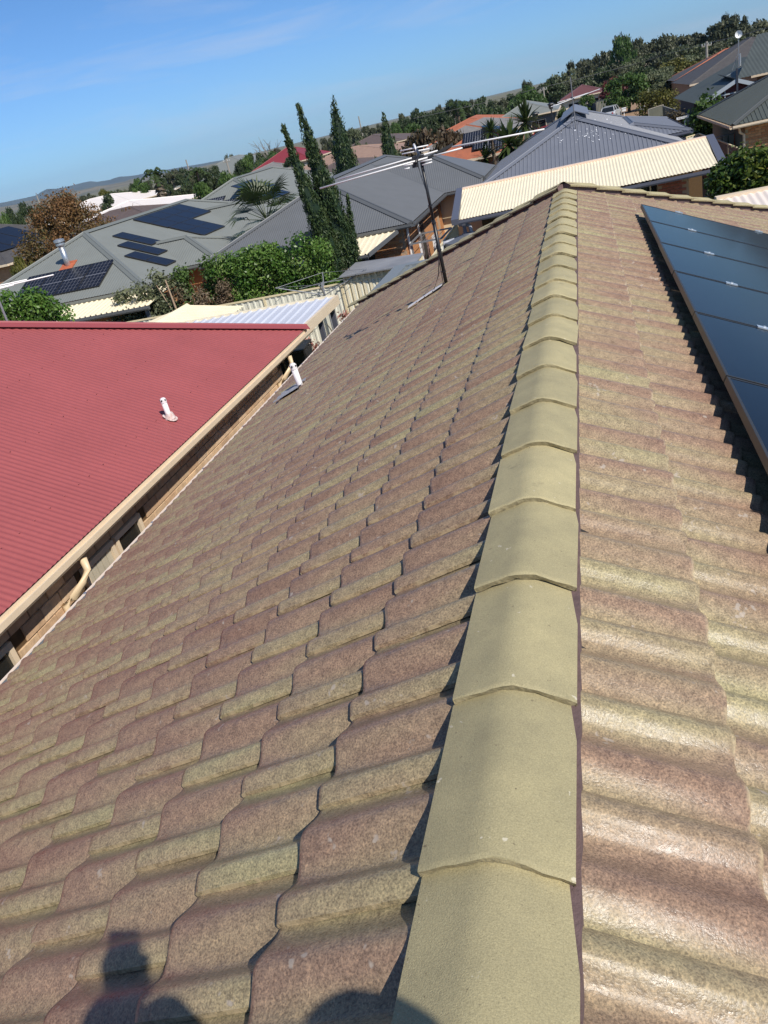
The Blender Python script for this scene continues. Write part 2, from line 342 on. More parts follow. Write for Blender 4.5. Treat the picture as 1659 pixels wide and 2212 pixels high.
for side in (-1, 1):
    k = 0
    while True:
        s = (.499 if side < 0 else .520)+GAUGE*k
        if s > EAVE/ca+.14: break
        if s > EAVE/ca-.03: s = 4.42
        off = (1.186+.15*k) if side < 0 else (1.752+.15*k)
        for n in range(-40, 80):
            y = off+TW*n
            if side < 0: lo, hi = y, y+TW
            else: lo, hi = y-TW, y
            xm = s*ca
            if hi < SY or lo > HIPY+xm+.05: continue
            fr = frame(side, s, y); ctr = np.array([side*(s-.17)*ca, (lo+hi)/2, GZ-(s-.17)*sa])
            strad = hi > HIPY+(s-GAUGE-.05)*ca-.02 or lo < SY
            d = ctr-CAM; z = d@cF; inside = False
            if z > .2:
                px, py = PW/2+FPX*(d@cR)/z, PH/2-FPX*(d@cU)/z; mg = 160/z
                inside = -mg < px < PW+mg and -mg < py < PH+mg
            if side > 0 and ctr[0] > .84 and ctr[1] < 9.6: inside = False
            cand.append((not inside, np.linalg.norm(d), side, fr, strad, k == 0))
        k += 1
cand.sort(key=lambda q: (q[0], q[1]))
single = [q for q in cand if not q[4] and not q[0]][:298]
ids = {id(q) for q in single}
inv = {-1: np.array([0, 6., 0]), 1: np.array([0, 6., 0])}
for q in single:
    o = bpy.data.objects.new('roof_tile', short_tile if q[5] else base_tile); COL.objects.link(o); o.parent = slopeL if q[2] < 0 else slopeR
    fr = q[3].copy(); fr[:3, 3] -= ORG[home]; o.matrix_local = Matrix(fr.tolist())
for side, par in ((-1, slopeL), (1, slopeR)):
    whole = [q for q in cand if id(q) not in ids and q[2] == side and not q[4]]
    cut = [q for q in cand if q[2] == side and q[4]]
    def loc(q): f_ = q[3].copy(); f_[:3, 3] -= ORG[home]; return f_
    me = tile_mesh('roof_tiles_rest', [loc(q) for q in whole], rng.random(len(whole)), short=[q[5] for q in whole])
    nn = Vector((side*1., -1., 0)).normalized()*-1     # keep the near side of the hip plane
    me2 = tile_mesh('cut', [loc(q) for q in cut], rng.random(len(cut)),
                    [(Vector((0, HIPY-6.+.02, 0)), Vector((-side*1., 1., 0)).normalized()), (Vector((0, SY-6., 0)), Vector((0, -1, 0)))])
    bm = bmesh.new(); bm.from_mesh(me); bm.from_mesh(me2); bm.to_mesh(me); bm.free()
    me.materials.append(TA); me.shade_smooth(); me.set_sharp_from_angle(angle=radians(42))
    o = bpy.data.objects.new('roof_tiles_rest', me); COL.objects.link(o); o.parent = par; o['kind'] = 'stuff'

# ridge and hip caps
def cap_geo(L=.505, wl=.135, wr=.15, rise=.012):
    pts = []
    for x, z in [(-wl, -.025), (-wl*.86, -.018), (-wl*.62, -.006), (-wl*.42, .002), (-wl*.26, .011), (-.012, .017), (.012, .0175), (wr*.28, .011), (wr*.44, .002), (wr*.64, -.013), (wr*.86, -.029), (wr, -.038)]:
        pts.append((x, z))
    return pts
def cap_mesh(var):
    P = cap_geo(); n = len(P); vs = []; fs = []; mi = []
    r = random.Random(var)
    ys = [0., .004, .012, .12, .26, .40, .505]
    for iy, y in enumerate(ys):
        for i, (x, z) in enumerate(P):
            lift = .022*(1-y/.457)
            if iy == 0: dz, dy = -.0045, r.uniform(-.004, .004)
            elif iy == 1: dz, dy = -.001, 0
            else: dz, dy = 0, 0
            vs.append((x*1., y+dy, z+lift+dz-.004))
    for i in range(len(ys)-1):
        for k in range(n-1): fs.append((i*n+k, i*n+k+1, (i+1)*n+k+1, (i+1)*n+k)); mi.append(0)
    b = len(vs)     # broken front face, a rough band of aggregate
    for (x, z) in P: vs.append((x*.985, .004+r.uniform(-.003, .004), z+.018-.022+r.uniform(-.004, .003)))
    for k in range(n-1): fs.append((k, b+k, b+k+1, k+1)); mi.append(1)
    # undersides of the two skirts
    for sgn, i0 in ((0, 0), (1, n-1)):
        b2 = len(vs)
        for iy, y in enumerate(ys): x, z = P[i0]; vs.append((x*.97, y, z+.022*(1-y/.457)-.020))
        for i in range(len(ys)-1):
            f = (i*n+i0, (i+1)*n+i0, b2+i+1, b2+i); fs.append(f if sgn == 0 else f[::-1]); mi.append(1)
    me = bpy.data.meshes.new('ridge_cap'); me.from_pydata(vs, [], fs); me.materials.append(m_cap); me.materials.append(m_capedge)
    me.polygons.foreach_set('material_index', mi); me.shade_smooth(); me.set_sharp_from_angle(angle=radians(35)); return me
CAPS = [cap_mesh(i) for i in range(6)]
def put_cap(p, d, name='ridge_cap', tilt=0., flat=0.):
    d = np.array(d, float); d /= np.linalg.norm(d); x = np.cross(d, (0, 0, 1)); x /= np.linalg.norm(x); z = np.cross(x, d)
    fr = np.eye(4); fr[:3, 0], fr[:3, 1], fr[:3, 2] = x, d, z; fr[:3, 3] = np.array(p)-ORG[home]
    o = bpy.data.objects.new(name, random.choice(CAPS)); COL.objects.link(o); o.parent = home
    o.matrix_local = Matrix(fr.tolist()) @ Matrix.Rotation(random.gauss(0, .008), 4, 'Z') @ Matrix.Rotation(random.gauss(0, .006), 4, 'Y'); return o
for i in range(-9, 21): put_cap((random.gauss(.002, .0025), .905+.4567*i, GZ-.004+random.gauss(0, .0015)), (0, 1, 0))
HD = np.array([-1, 1, -tan(PA)]); HL = np.linalg.norm(HD)
for sgn in (-1, 1):
    d = np.array([sgn, 1, -tan(PA)])/HL; n_ = int(EAVE*HL/.4567)
    for i in range(n_+1):
        p = np.array([0, HIPY, GZ+.075]) + d*(i*.4567+.50); put_cap(p, -d, 'hip_cap')
M().bar((.132, SY, GZ-.068), (.132, HIPY-.1, GZ-.068), .054, .056).make('pointing', m_mortar, home)
for sgn in (-1, 1):
    p0 = np.array([0, HIPY, GZ+.028]); p1 = p0+np.array([sgn, 1, -tan(PA)])*EAVE
    M().bar(p0, p1, .20, .075).make('pointing', m_mortar, home)

# eaves gutter: a half-round galvanised trough on brackets
ze = GZ-EAVE*tan(PA)
gt = M(); ring = [(-.005, .02), (-.005, -.055), (-.02, -.085), (-.06, -.098), (-.10, -.085), (-.118, -.05), (-.118, .012), (-.108, .012), (-.106, -.045), (-.092, -.072), (-.06, -.082), (-.03, -.07)]
vs = [(-EAVE+x-.025, y, ze+z-.075) for y in (SY, NY+.1) for x, z in ring]; n = len(ring)
gt.add(vs, [(i, (i+1) % n, n+(i+1) % n, n+i) for i in range(n)]); gt.make('gutter', m_zinc, home)
M().box(-EAVE-.158, -EAVE-.136, SY, NY+.1, ze-.088, ze-.056).make('gutter_bead', mat('gutter_cream', (.80, .66, .54), .4), home)
for i in range(14):
    y = SY+.5+i*1.25; M().box(-EAVE-.150, -EAVE-.02, y, y+.025, ze-.062, ze-.048).make('gutter_bracket', m_zinc, home)
M().box(-EAVE+.0, -EAVE+.03, SY, NY, ze-.2, ze-.01).make('fascia', mat('fascia_cream', (.62, .5, .36), .5), home)
M().box(-EAVE+.45, EAVE-.45, SY, NY-.45, 0, ze-.2).make('wall', m_brickours, home)
M().box(-EAVE+.03, EAVE-.03, SY, NY-.02, ze-.22, ze-.20).make('soffit', mat('soffit', (.6, .55, .45), .7), home)
# ------------------------------------------------------------------ metal roofing, gutters, bricks, windows
def corr(poly, e, up, pitch, amp, name, m, parent, spp=4, trap=False):
    """profiled sheet filling a flat convex polygon: ribs run along up, repeat along e"""
    P = [np.array(p, float) for p in poly]; e = np.array(e, float); e /= np.linalg.norm(e)
    up = np.array(up, float); up -= e*(up@e); up /= np.linalg.norm(up); nn = np.cross(e, up)
    if nn[2] < 0: nn = -nn
    O = P[0]; uv = [((p-O)@e, (p-O)@up) for p in P]
    u0, u1 = min(q[0] for q in uv), max(q[0] for q in uv)
    if trap: offs = [(0, 0), (.62, 0), (.70, 1), (.90, 1), (.98, 0)]
    else: offs = [(k/spp, .5-.5*cos(2*pi*k/spp)) for k in range(spp)]
    us = []
    i = math.floor(u0/pitch)
    while i*pitch < u1:
        for t, w in offs:
            u = (i+t)*pitch
            if u0+1e-4 < u < u1-1e-4: us.append((u, w))
        i += 1
    us = [(u0+1e-4, .3)]+us+[(u1-1e-4, .3)]
    vs = []; fs = []
    for u, w in us:
        ys = []
        for a in range(len(uv)):
            (x0, y0), (x1, y1) = uv[a], uv[(a+1) % len(uv)]
            if (x0-u)*(x1-u) <= 0 and abs(x1-x0) > 1e-9: ys.append(y0+(y1-y0)*(u-x0)/(x1-x0))
        if not ys: ys = [0, 0]
        for y in (min(ys), max(ys)): vs.append(O+e*u+up*y+nn*(amp*w))
    for k in range(len(us)-1): fs.append((2*k, 2*k+2, 2*k+3, 2*k+1))
    mm = M(); mm.add(vs, fs); o = mm.make(name, m, parent, smooth=not trap)
    return o
def capstrip(p, q, w, m, parent, name='ridge_capping', h=.05, n1=None):
    """folded metal flashing along a ridge or a hip"""
    p, q = np.array(p, float), np.array(q, float); d = q-p; L = np.linalg.norm(d); d /= L
    x = np.cross(d, (0, 0, 1)); x /= np.linalg.norm(x); z = np.cross(x, d)
    sec = [(-w, -h*.55), (-w*.25, h*.55), (-w*.16, h), (w*.16, h), (w*.25, h*.55), (w, -h*.55), (w, -h*.75), (-w, -h*.75)]
    k = len(sec); vs = [a+x*s+z*t for a in (p, q) for s, t in sec]
    fs = [(i, (i+1) % k, k+(i+1) % k, k+i) for i in range(k)]+[tuple(range(k-1, -1, -1)), tuple(range(k, 2*k))]
    return M().add(vs, fs).make(name, m, parent)
def gutter(p, q, m, parent, out, w=.11, h=.11, name='gutter'):
    p, q, out = [np.array(t, float) for t in (p, q, out)]
    sec = [(0, 0), (0, -h), (w*.8, -h), (w, -h*.6), (w, .01), (w-.015, .01), (w-.015, -h*.5), (.015, -h*.5), (.015, 0)]
    k = len(sec); vs = [a+out*s+np.array((0, 0, t)) for a in (p, q) for s, t in sec]
    return M().add(vs, [(i, (i+1) % k, k+(i+1) % k, k+i) for i in range(k)]+[tuple(range(k)), tuple(range(k, 2*k))[::-1]]).make(name, m, parent)
BRK = {}
def bricks(parent, p, d, n, L, H, bl, bh, cols, limit=300, skip=None, joint=.012, proud=.012, vis=None):
    """courses of single bricks, proud of the mortar wall they are set in; parent is the wall part.  p origin, d along, n outward"""
    d, n, p = [np.array(q, float) for q in (d, n, p)]
    key = (bl, bh)
    if key not in BRK:
        BRK[key] = []
        for c in cols:
            bx = M().box(0, bl-joint, -.02, 0, 0, bh-joint); me = bpy.data.meshes.new('brick'); b_ = .004
            vs = [(x, (-b_ if False else y), z) for x, y, z in bx.v]; vs = [(x, y, z) for x, y, z in vs]
            fr = [(b_, -.02, b_), (bl-joint-b_, -.02, b_), (bl-joint-b_, -.02, bh-joint-b_), (b_, -.02, bh-joint-b_)]
            bk = [(0, -.012, 0), (bl-joint, -.012, 0), (bl-joint, -.012, bh-joint), (0, -.012, bh-joint)]
            bb = [(0, .0, 0), (bl-joint, 0, 0), (bl-joint, 0, bh-joint), (0, 0, bh-joint)]
            me.from_pydata(fr+bk+bb, [], [(0, 1, 2, 3)]+[(4+i, 4+(i+1) % 4, (i+1) % 4, i) for i in range(4)]+[(8+i, 8+(i+1) % 4, 4+(i+1) % 4, 4+i) for i in range(4)])
            me.materials.append(c); me.update(); BRK[key].append(me)
    cnt = 0; ang = math.atan2(d[1], d[0]); rest = M(); nr = int(H/bh)
    for r in range(nr-1, -1, -1):
        k = -1
        while True:
            x0 = k*bl+(bl/2 if r % 2 else 0); k += 1
            if x0 > L-.02: break
            if x0 < -.01 or x0+bl > L+.02: continue
            if skip and skip(x0, x0+bl, r*bh, (r+1)*bh): continue
            q = p+d*x0+np.array((0, 0, r*bh))+n*.001
            o = None
            if cnt < limit and (vis is None or vis(x0, r*bh)):
                o = bpy.data.objects.new('brick', random.choice(BRK[key])); COL.objects.link(o); o.parent = parent
                o.location = Vector(q-ORG[parent]); o.rotation_euler = (0, 0, ang); cnt += 1
            else:
                f, u = d*(bl-joint), np.array((0, 0, bh-joint)); t = n*.012
                rest.add([q+t, q+f+t, q+f+u+t, q+u+t, q, q+f, q+f+u, q+u], [(0, 1, 2, 3), (4, 5, 1, 0), (5, 6, 2, 1), (6, 7, 3, 2), (7, 4, 0, 3)])
    if rest.v:
        o = rest.make('bricks_rest', cols[0], parent); o['kind'] = 'stuff'
def window(parent, c, d, n, w, h, frame_m, glass_m, name='window', fw=.06):
    """frame, glass and sill set in a wall; c centre, d along, n outward"""
    c, d, n = [np.array(q, float) for q in (c, d, n)]; up = np.array((0, 0, 1.))
    f = M(); f.ob(c+d*(w/2), d*fw/2, n*.04, up*h/2).ob(c-d*(w/2), d*fw/2, n*.04, up*h/2).ob(c+up*(h/2-fw/2), d*(w/2-fw/2), n*.038, up*fw/2).ob(c-up*(h/2-fw/2), d*(w/2-fw/2), n*.038, up*fw/2).ob(c, d*fw/2.6, n*.03, up*(h/2-fw))
    fo = f.make(name, frame_m, parent)
    M().ob(c, d*(w/2-fw/2), n*.012, up*(h/2-fw)).make('pane', glass_m, fo)
    M().ob(c-up*(h/2+.03)+n*.03, d*(w/2+.06), n*.07, up*.03).make('sill', frame_m, fo)
    return fo
m_glass = mat('window_glass', (.012, .015, .018), .08, spec=.6)
m_cream = mat('cream_colorbond', (.86, .76, .54), .42, var=.05, vs=2.)
m_creamlt = mat('cream_trim', (.74, .60, .43), .45, var=.06, vs=4.)
m_red = mat('red_colorbond', (.325, .080, .080), .52, var=.06, vs=1.2, fine=.05, fs=14.)
m_redridge = mat('red_capping', (.30, .065, .07), .45)
m_dark = mat('dark_void', (.012, .012, .012), .8)
m_brick = [mat('tan_brick_a', (.60, .42, .26), .9, var=.18, vs=14., bump=.004, bs=60., objvar=.15), mat('tan_brick_b', (.54, .36, .22), .9, var=.18, vs=14., bump=.004, bs=60., objvar=.15), mat('tan_brick_c', (.64, .46, .30), .9, var=.18, vs=14., bump=.004, bs=60., objvar=.15)]
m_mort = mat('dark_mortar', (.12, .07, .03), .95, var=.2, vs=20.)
m_pvc = mat('white_pvc', (.80, .76, .76), .38)
m_board = mat('grey_board_door', (.48, .43, .33), .7, var=.12, vs=5.)

# ------------------------------------------------------------------ red-roofed neighbour
RB = radians(24.5); XG, ZG = -4.95, 2.5
C0 = atz(5, 1445, 105, ZG); YC = 13.55
red = thing('red_roof_house', (-8.5, 8., 0), 'tan brick house under a red corrugated metal roof on the left', 'house')
tb = tan(RB); RL = 7.2
corner = np.array([XG, YC, ZG])
pk = corner+np.array([-RL, -RL, RL*tb])
corr([(XG, -2., ZG), corner, pk, (XG-RL, -2., ZG+RL*tb)], (0, 1, 0), (-1, 0, tb), .078, .0095, 'roof_sheeting', m_red, red, spp=6)
M().poly([corner, (XG-RL*2, YC, ZG), pk]).make('roof_sheeting', m_red, red)
M().poly([(XG-RL, -2, ZG+RL*tb), pk, (XG-2*RL, YC, ZG), (XG-2*RL, -2, ZG)]).make('roof_sheeting', m_red, red)
d_ = (pk-corner)/np.linalg.norm(pk-corner)
capstrip(corner-d_*.02+np.array((0, 0, .035)), pk+np.array((0, 0, .035)), .15, m_redridge, red, 'hip_capping', h=.045)
gg = gutter((XG-.01, -2., ZG-.015), (XG-.01, YC+.10, ZG-.015), m_creamlt, red, (1, 0, 0), .115, .085)
M().box(XG-.035, XG-.01, -2., YC+.05, ZG-.15, ZG-.02).make('fascia', m_creamlt, red)
WX = XG-.22
M().box(WX-.0, XG-.036, -2., YC-.0, ZG-.165, ZG-.15).make('soffit', m_creamlt, red)
wall = M().box(WX-2.2, WX, -2., 12.45, 0, ZG-.17).make('wall', m_mort, red)
openings = [(-1.6, 4.70, 'w'), (5.90, 6.52, 'd'), (6.56, 7.14, 'd2')]
dps = [5.48, 12.05]
def skip_red(x0, x1, z0, z1):
    y0, y1 = x0-2., x1-2.
    for a, b, k in openings:
        if y1 > a+.02 and y0 < b-.02 and z1 > (.9 if k == 'w' else 0) and z0 < 2.12: return True
    return False
bricks(wall, (WX, -2., 0), (0, 1, 0), (1, 0, 0), 14.45, ZG-.18, .30, .165, m_brick, 300, skip_red, joint=.012, vis=lambda x, z: x > 3.5 and z > .6)
for a, b, k in openings:
    fo = M(); z0 = .9 if k == 'w' else .02
    fo.box(WX-.02, WX+.045, a, a+.06, z0, 2.13).box(WX-.02, WX+.045, b-.06, b, z0, 2.13).box(WX-.02, WX+.043, a+.06, b-.06, 2.07, 2.13)
    f_ = fo.make('window' if k != 'd' else 'door', m_creamlt, red)
    if k == 'd':
        for i in range(5): M().box(WX-.015, WX+.012, a+.065+i*.1, a+.065+i*.1+.088, z0, 2.068).make('board', m_board, f_)
    else:
        M().box(WX-.01, WX+.006, a+.06, b-.06, z0, 2.068).make('pane', mat('dim_glass', (.02, .02, .018), .25), f_)
def downpipe(y, zlow=.0, off=.09):
    t = M(); xg = XG+.06; xw = WX+.05
    t.tube([(xg-.01, y+.25, ZG-.14), (xg, y+.23, ZG-.26), (xg-.04, y+.16, ZG-.36), (xw+.12, y+.02, ZG-.45), (xw, y, ZG-.52), (xw, y, ZG-.8), (xw, y, zlow)], .040, 10)
    t.tube([(xw, y, ZG-.78), (xw, y, ZG-.72)], .052, 10)
    return t.make('downpipe', mat('cream_pvc', (.72, .56, .36), .4), red, smooth=True)
for y in dps: downpipe(y)
# screws scattered over the sheeting
sc_ = M(); nrm = np.array((sin(RB), 0, cos(RB)))
for i in range(9):
    for j in range(60):
        y = 1.6+j*.27+random.uniform(-.03, .03); t = .5+i*.9
        if y > YC-t-.2: continue
        p = np.array((XG-t, y, ZG+t*tb))+nrm*.02
        sc_.ob(p, (.006, 0, 0), (0, .006, 0), nrm*.005)
sc_.make('roof_screws', mat('screw_head', (.48, .16, .15), .4), red)['kind'] = 'stuff'
M().box(-19., WX-2.2, -2, 12.0, 0, ZG-.26).make('wall', m_brick[0], red)

def vent_pipe(base, h, r, lbl, lean, flash_m, down, side):
    t = thing('vent_pipe', base, lbl, 'vent pipe'); b = np.array(base, float); ax = np.array(lean, float)
    top = b+ax*h
    M().tube([b-ax*.1, b+ax*(h*.80)], r, 16).make('pipe', m_pvc, t, smooth=True)
    cp = M().tube([b+ax*(h*.78), b+ax*(h*.84)], r*1.12, 16)
    cp.tube([b+ax*(h*.84), b+ax*(h*.96), b+ax*h], [r*1.08, r*.98, r*.55], 16)
    for k in range(5):
        an = 2*pi*k/5+.3; c_ = b+ax*(h*.895); o_ = np.array((cos(an), sin(an), 0))
        cp.ob(c_+o_*r*1.0, o_*.004, np.cross(o_, (0, 0, 1))*r*.22, np.array((0, 0, 1))*h*.045)
    cp.make('cowl', m_pvc, t, smooth=False)
    for k in range(5):
        an = 2*pi*k/5+.3+pi/5; c_ = b+ax*(h*.90); o_ = np.array((cos(an), sin(an), 0))
        M().ob(c_+o_*r*1.06, o_*.006, np.cross(o_, (0, 0, 1))*r*.20, np.array((0, 0, 1))*h*.03).make('vent_slot', m_dark, t)
    return t
nR_ = np.array((sin(RB), 0, cos(RB)))
pb = on(5, 795, 535, nR_, (XG, 0, ZG)); 
vp1 = vent_pipe(pb, .31, .037, 'white plastic vent pipe standing on the red metal roof', (-.02, 0, 1), None, None, None)
fl = M(); 
for k in range(14):
    pass
ring = []
for k in range(16):
    a_ = 2*pi*k/16; rr = .088+.012*sin(2*a_+1)+.007*cos(3*a_); ring.append(pb+nR_*.026+np.array((-cos(RB)*cos(a_)*rr*1.1, sin(a_)*rr, sin(RB)*cos(a_)*rr*1.1)))
fl.slab(ring, nR_*.006); fl.tube([pb+nR_*.02, pb+nR_*.04+np.array((0, 0, .06))], [.075, .045], 14); fl.make('silicone_flashing', mat('white_silicone', (.75, .68, .66), .6, col2=(.5, .3, .24), vs=25.), vp1)
# vent through the tiles, with a lead apron
nL_ = np.array((-sa, 0, ca))
pb2 = on('8', 612, 1395, nL_, np.array((0, 0, GZ))+nL_*.02)
vp2 = vent_pipe(pb2-np.array((0, 0, .05)), .35, .038, 'white plastic vent pipe with lead apron on the brown tiles near the gutter', (-.09, .0, .996), None, None, None)
m_lead = mat('lead_sheet', (.30, .31, .33), .5, var=.2, vs=20., bump=.006, bs=25.)
ld = M(); dn = np.array((-ca, 0, -sa))
for i in range(14):
    y0 = pb2[1]-.17+i*.024; zz = .018+.018*(.5+.5*sin((y0)/.15*2*pi)); zz2 = .018+.018*(.5+.5*sin((y0+.024)/.15*2*pi))
    P0 = np.array((pb2[0], y0, pb2[2])); P1 = np.array((pb2[0], y0+.024, pb2[2])); 
    ld.add([P0-dn*.05+nL_*zz, P1-dn*.05+nL_*zz2, P1+dn*.36+nL_*(zz2+.012), P0+dn*.36+nL_*(zz+.012)], [(0, 1, 2, 3)])
ld.make('lead_apron', m_lead, vp2, smooth=True)

# ------------------------------------------------------------------ television antenna on the tiles
mb = on('0', 965*.5486/.5486, 0, (0, 0, 1), (0, 0, 0)) if False else np.array((-1.355, 8.893, GZ-.59))
ant = thing('television_antenna', mb, 'tall television antenna with white elements on a black mast on the tiles', 'antenna')
m_black = mat('black_steel', (.018, .018, .020), .38, spec=.5)
m_alu = mat('white_aluminium', (.82, .80, .78), .35, var=.05, vs=20.)
m_bplas = mat('black_plastic', (.03, .03, .032), .5)
mt = mb+np.array((-.035, -.01, 1.33)); mast = M()
mast.tube([mb, mb+(mt-mb)*.55], .021, 12); mast.tube([mb+(mt-mb)*.50, mt], .0165, 12)
mo = mast.make('mast', m_black, ant, smooth=True)
for f_ in (.12, .30, .52, .66): M().tube([mb+(mt-mb)*f_, mb+(mt-mb)*(f_+.012)], .026, 12).make('clamp', m_black, mo)
st = M(); st.bar(mb+np.array((.0, 0, .02)), mb+np.array((-.22, 0, -.10)), .05, .05).bar(mb+np.array((.12, 0, .03)), mb+np.array((-.05, 0, -.02)), .09, .012)
st.tube([mb+np.array((-.02, -.02, .36)), mb+np.array((-.06, -.05, .15)), mb+np.array((-.16, -.02, -.03))], .006, 6); st.make('foot_bracket', m_black, ant)
ap = M()
for i in range(4):
    q = mb+dn*(.10+.115*i)+nL_*(.047); ap.ob(q, dn*.062, np.array((0, .055, 0)), nL_*.004)
ap.make('base_plate', mat('white_plate', (.72, .70, .70), .5, var=.08, vs=20.), ant)
# long elements: one almost along the view's right, one boom with short ones
bx = np.array((.90, .30, .0)); bx /= np.linalg.norm(bx)
def seg(k, x0, y0, x1, y1, nrm, r, name, m_, par=ant, n=8):
    """a straight rod lying in the vertical plane through the mast head"""
    a_ = on(k, x0, y0, nrm, mt); b_ = on(k, x1, y1, nrm, mt); return M().tube([a_, b_], r, n).make(name, m_, par, smooth=True)
nv = np.array((.0, 1., 0.))
seg('0', 690/1., 404, 1182, 281, nv, .0085, 'element', m_alu) if False else None
def sp(x, y, dy=0.): 
    d = cF+cR*(x-PW/2)/FPX-cU*(y-PH/2)/FPX; return CAM+d*((mt[1]+dy-CAM[1])/d[1])
def rod(a_, b_, r, dy=0., dy2=None, name='element', m_=m_alu):
    return M().tube([sp(*a_, dy), sp(*b_, dy if dy2 is None else dy2)], r, 8).make(name, m_, ant, smooth=True)
rod((691, 407), (927, 339.3), .0085, -.05); rod((730, 388), (945.5, 325.5), .0085, .10)
rod((976.8, 317.3), (1176, 279), .0085, .10); rod((936.6, 336.7), (999, 319.6), .0085, -.05)
rod((864.4, 326.3), (925.4, 313.6), .007, .25); rod((868.2, 332.9), (927.7, 321), .007, .18)
rod((872.6, 358.2), (892, 353.8), .007, -.12); rod((909.8, 349.3), (932.9, 344.1), .007, -.12); rod((912, 356.7), (933.6, 350.), .007, -.2); rod((873.4, 365.7), (885.3, 362.7), .007, -.22)
M().tube([sp(896, 315, .30), sp(905, 333, .0), sp(898, 352, -.24)], .014, 8).make('boom', m_black, ant, smooth=True)
M().tube([sp(894, 312, .25), sp(901, 328, .12)], .012, 8).make('balun_tube', m_alu, ant, smooth=True)
tr = M(); tr.ob(sp(961, 321, .1), (.085, .02, .022), (0, .025, 0), (0, 0, .014)).ob(sp(931, 338, -.05), (.03, 0, .008), (0, .03, 0), (0, 0, .015)); tr.make('trap', m_bplas, ant)
jb = M(); jb.ob(sp(899, 343), (.035, 0, 0), (0, .05, 0), (0, 0, .03)).ob(sp(897, 356), (.028, 0, 0), (0, .04, 0), (0, 0, .025)).ob(sp(913, 345), (.02, 0, 0), (0, .03, 0), (0, 0, .05)); jb.make('junction_box', m_bplas, ant)
cbl = M(); q0, q1 = sp(903, 358), mb+np.array((-.03, -.02, .02))
cbl.tube([q0, (q0+mt)/2+np.array((.0, -.03, -.12)), mb+(mt-mb)*.62+np.array((.02, -.02, 0)), mb+(mt-mb)*.30+np.array((-.022, -.02, 0)), q1], .004, 6); cbl.make('cable', m_black, ant, smooth=True)

# ------------------------------------------------------------------ solar panels on the right slope
m_pv = mat('solar_glass', (.006, .009, .016), .10, col2=(.008, .012, .022), vs=2., spec=.06)
m_pv2 = mat('solar_cells', (.010, .011, .018), .3, col2=(.012, .014, .024), vs=2., spec=.16)
m_fr = mat('black_frame', (.028, .025, .021), .4)
m_rail = mat('bright_clamp', (.85, .86, .86), .25, metal=.7)
nRr = np.array((sa, 0, ca)); dR = np.array((ca, 0, -sa)); eY = np.array((0, 1., 0))
def pv_panel(o0, e, d, n, w, L, lbl, group, cells=None, th=.035, clampm=None, grid=None, gm_=None):
    """o0 upper near corner, e along the row, d down the slope"""
    t = thing('solar_panel', o0, lbl, 'solar panel', group); o0, e, d, n = [np.array(q, float) for q in (o0, e, d, n)]
    fw = .014; f = M()
    f.ob(o0+e*w/2+d*fw/2+n*-th/2, e*w/2, d*fw/2, n*th/2).ob(o0+e*w/2+d*(L-fw/2)+n*-th/2, e*w/2, d*fw/2, n*th/2)
    f.ob(o0+e*fw/2+d*L/2+n*-th/2, e*fw/2, d*(L/2-fw), n*th/2).ob(o0+e*(w-fw/2)+d*L/2+n*-th/2, e*fw/2, d*(L/2-fw), n*th/2)
    f.make('frame', m_fr, t)
    gl = M().ob(o0+e*w/2+d*L/2+n*(-.006), e*(w/2-fw), d*(L/2-fw), n*.004).make('glass', gm_ or m_pv2, t)
    if grid:
        nx, ny, gm = grid; gg_ = M()
        for i in range(1, nx): gg_.ob(o0+e*(w*i/nx)+d*L/2+n*.0005, e*.005, d*(L/2-.03), n*.0012)
        for i in range(1, ny): gg_.ob(o0+e*w/2+d*(L*i/ny)+n*.0008, e*(w/2-.03), d*(.02 if i == ny//2 else .004), n*.0012)
        gg_.make('busbar_grid', gm, gl)
    return t
GAP = .018; pys = [9.52, 8.39, 7.24, 6.11, 4.96, 3.79, 2.62, 1.47]
PO = np.array((0, 0, GZ))+nRr*.15
ordn = ['farthest', 'second farthest', 'third farthest', 'fourth farthest', 'third nearest', 'second nearest', 'nearest']
for i in range(7):
    y1, y0 = pys[i]-GAP/2, pys[i+1]+GAP/2
    o0 = PO+dR*(.842+random.gauss(0, .002))+eY*y0
    tt = pv_panel(o0, eY, dR, nRr, y1-y0, 1.72, ordn[i]+' black solar panel in the row on the tiles beside the ridge', 'solar panels on the tiled roof', gm_=m_pv)
    for sL in (.42, 1.30):
        for yy, hs in ((y1+GAP/2, True),):
            q = PO+dR*(.842+sL)+eY*yy+nRr*.004
            c_ = M().ob(q, dR*.042, eY*.022, nRr*.004).ob(q-nRr*.02, dR*.04, eY*.006, nRr*.02); c_.ob(q+nRr*.006, dR*.008, eY*.008, nRr*.005); c_.make('clamp', m_rail, tt)
    M().ob(PO+dR*(.842+.42)+eY*(y0+y1)/2-nRr*.06, dR*.02, eY*(y1-y0)/2, nRr*.022).make('rail', m_fr, tt)
# second row lower down the slope
for i in range(5):
    y1, y0 = pys[i]-GAP/2, pys[i+1]+GAP/2
    pv_panel(PO+dR*(.842+1.74)+eY*y0, eY, dR, nRr, y1-y0, 1.72, ordn[i]+' black solar panel of the lower row by the eave', 'solar panels on the tiled roof, lower row') if False else None
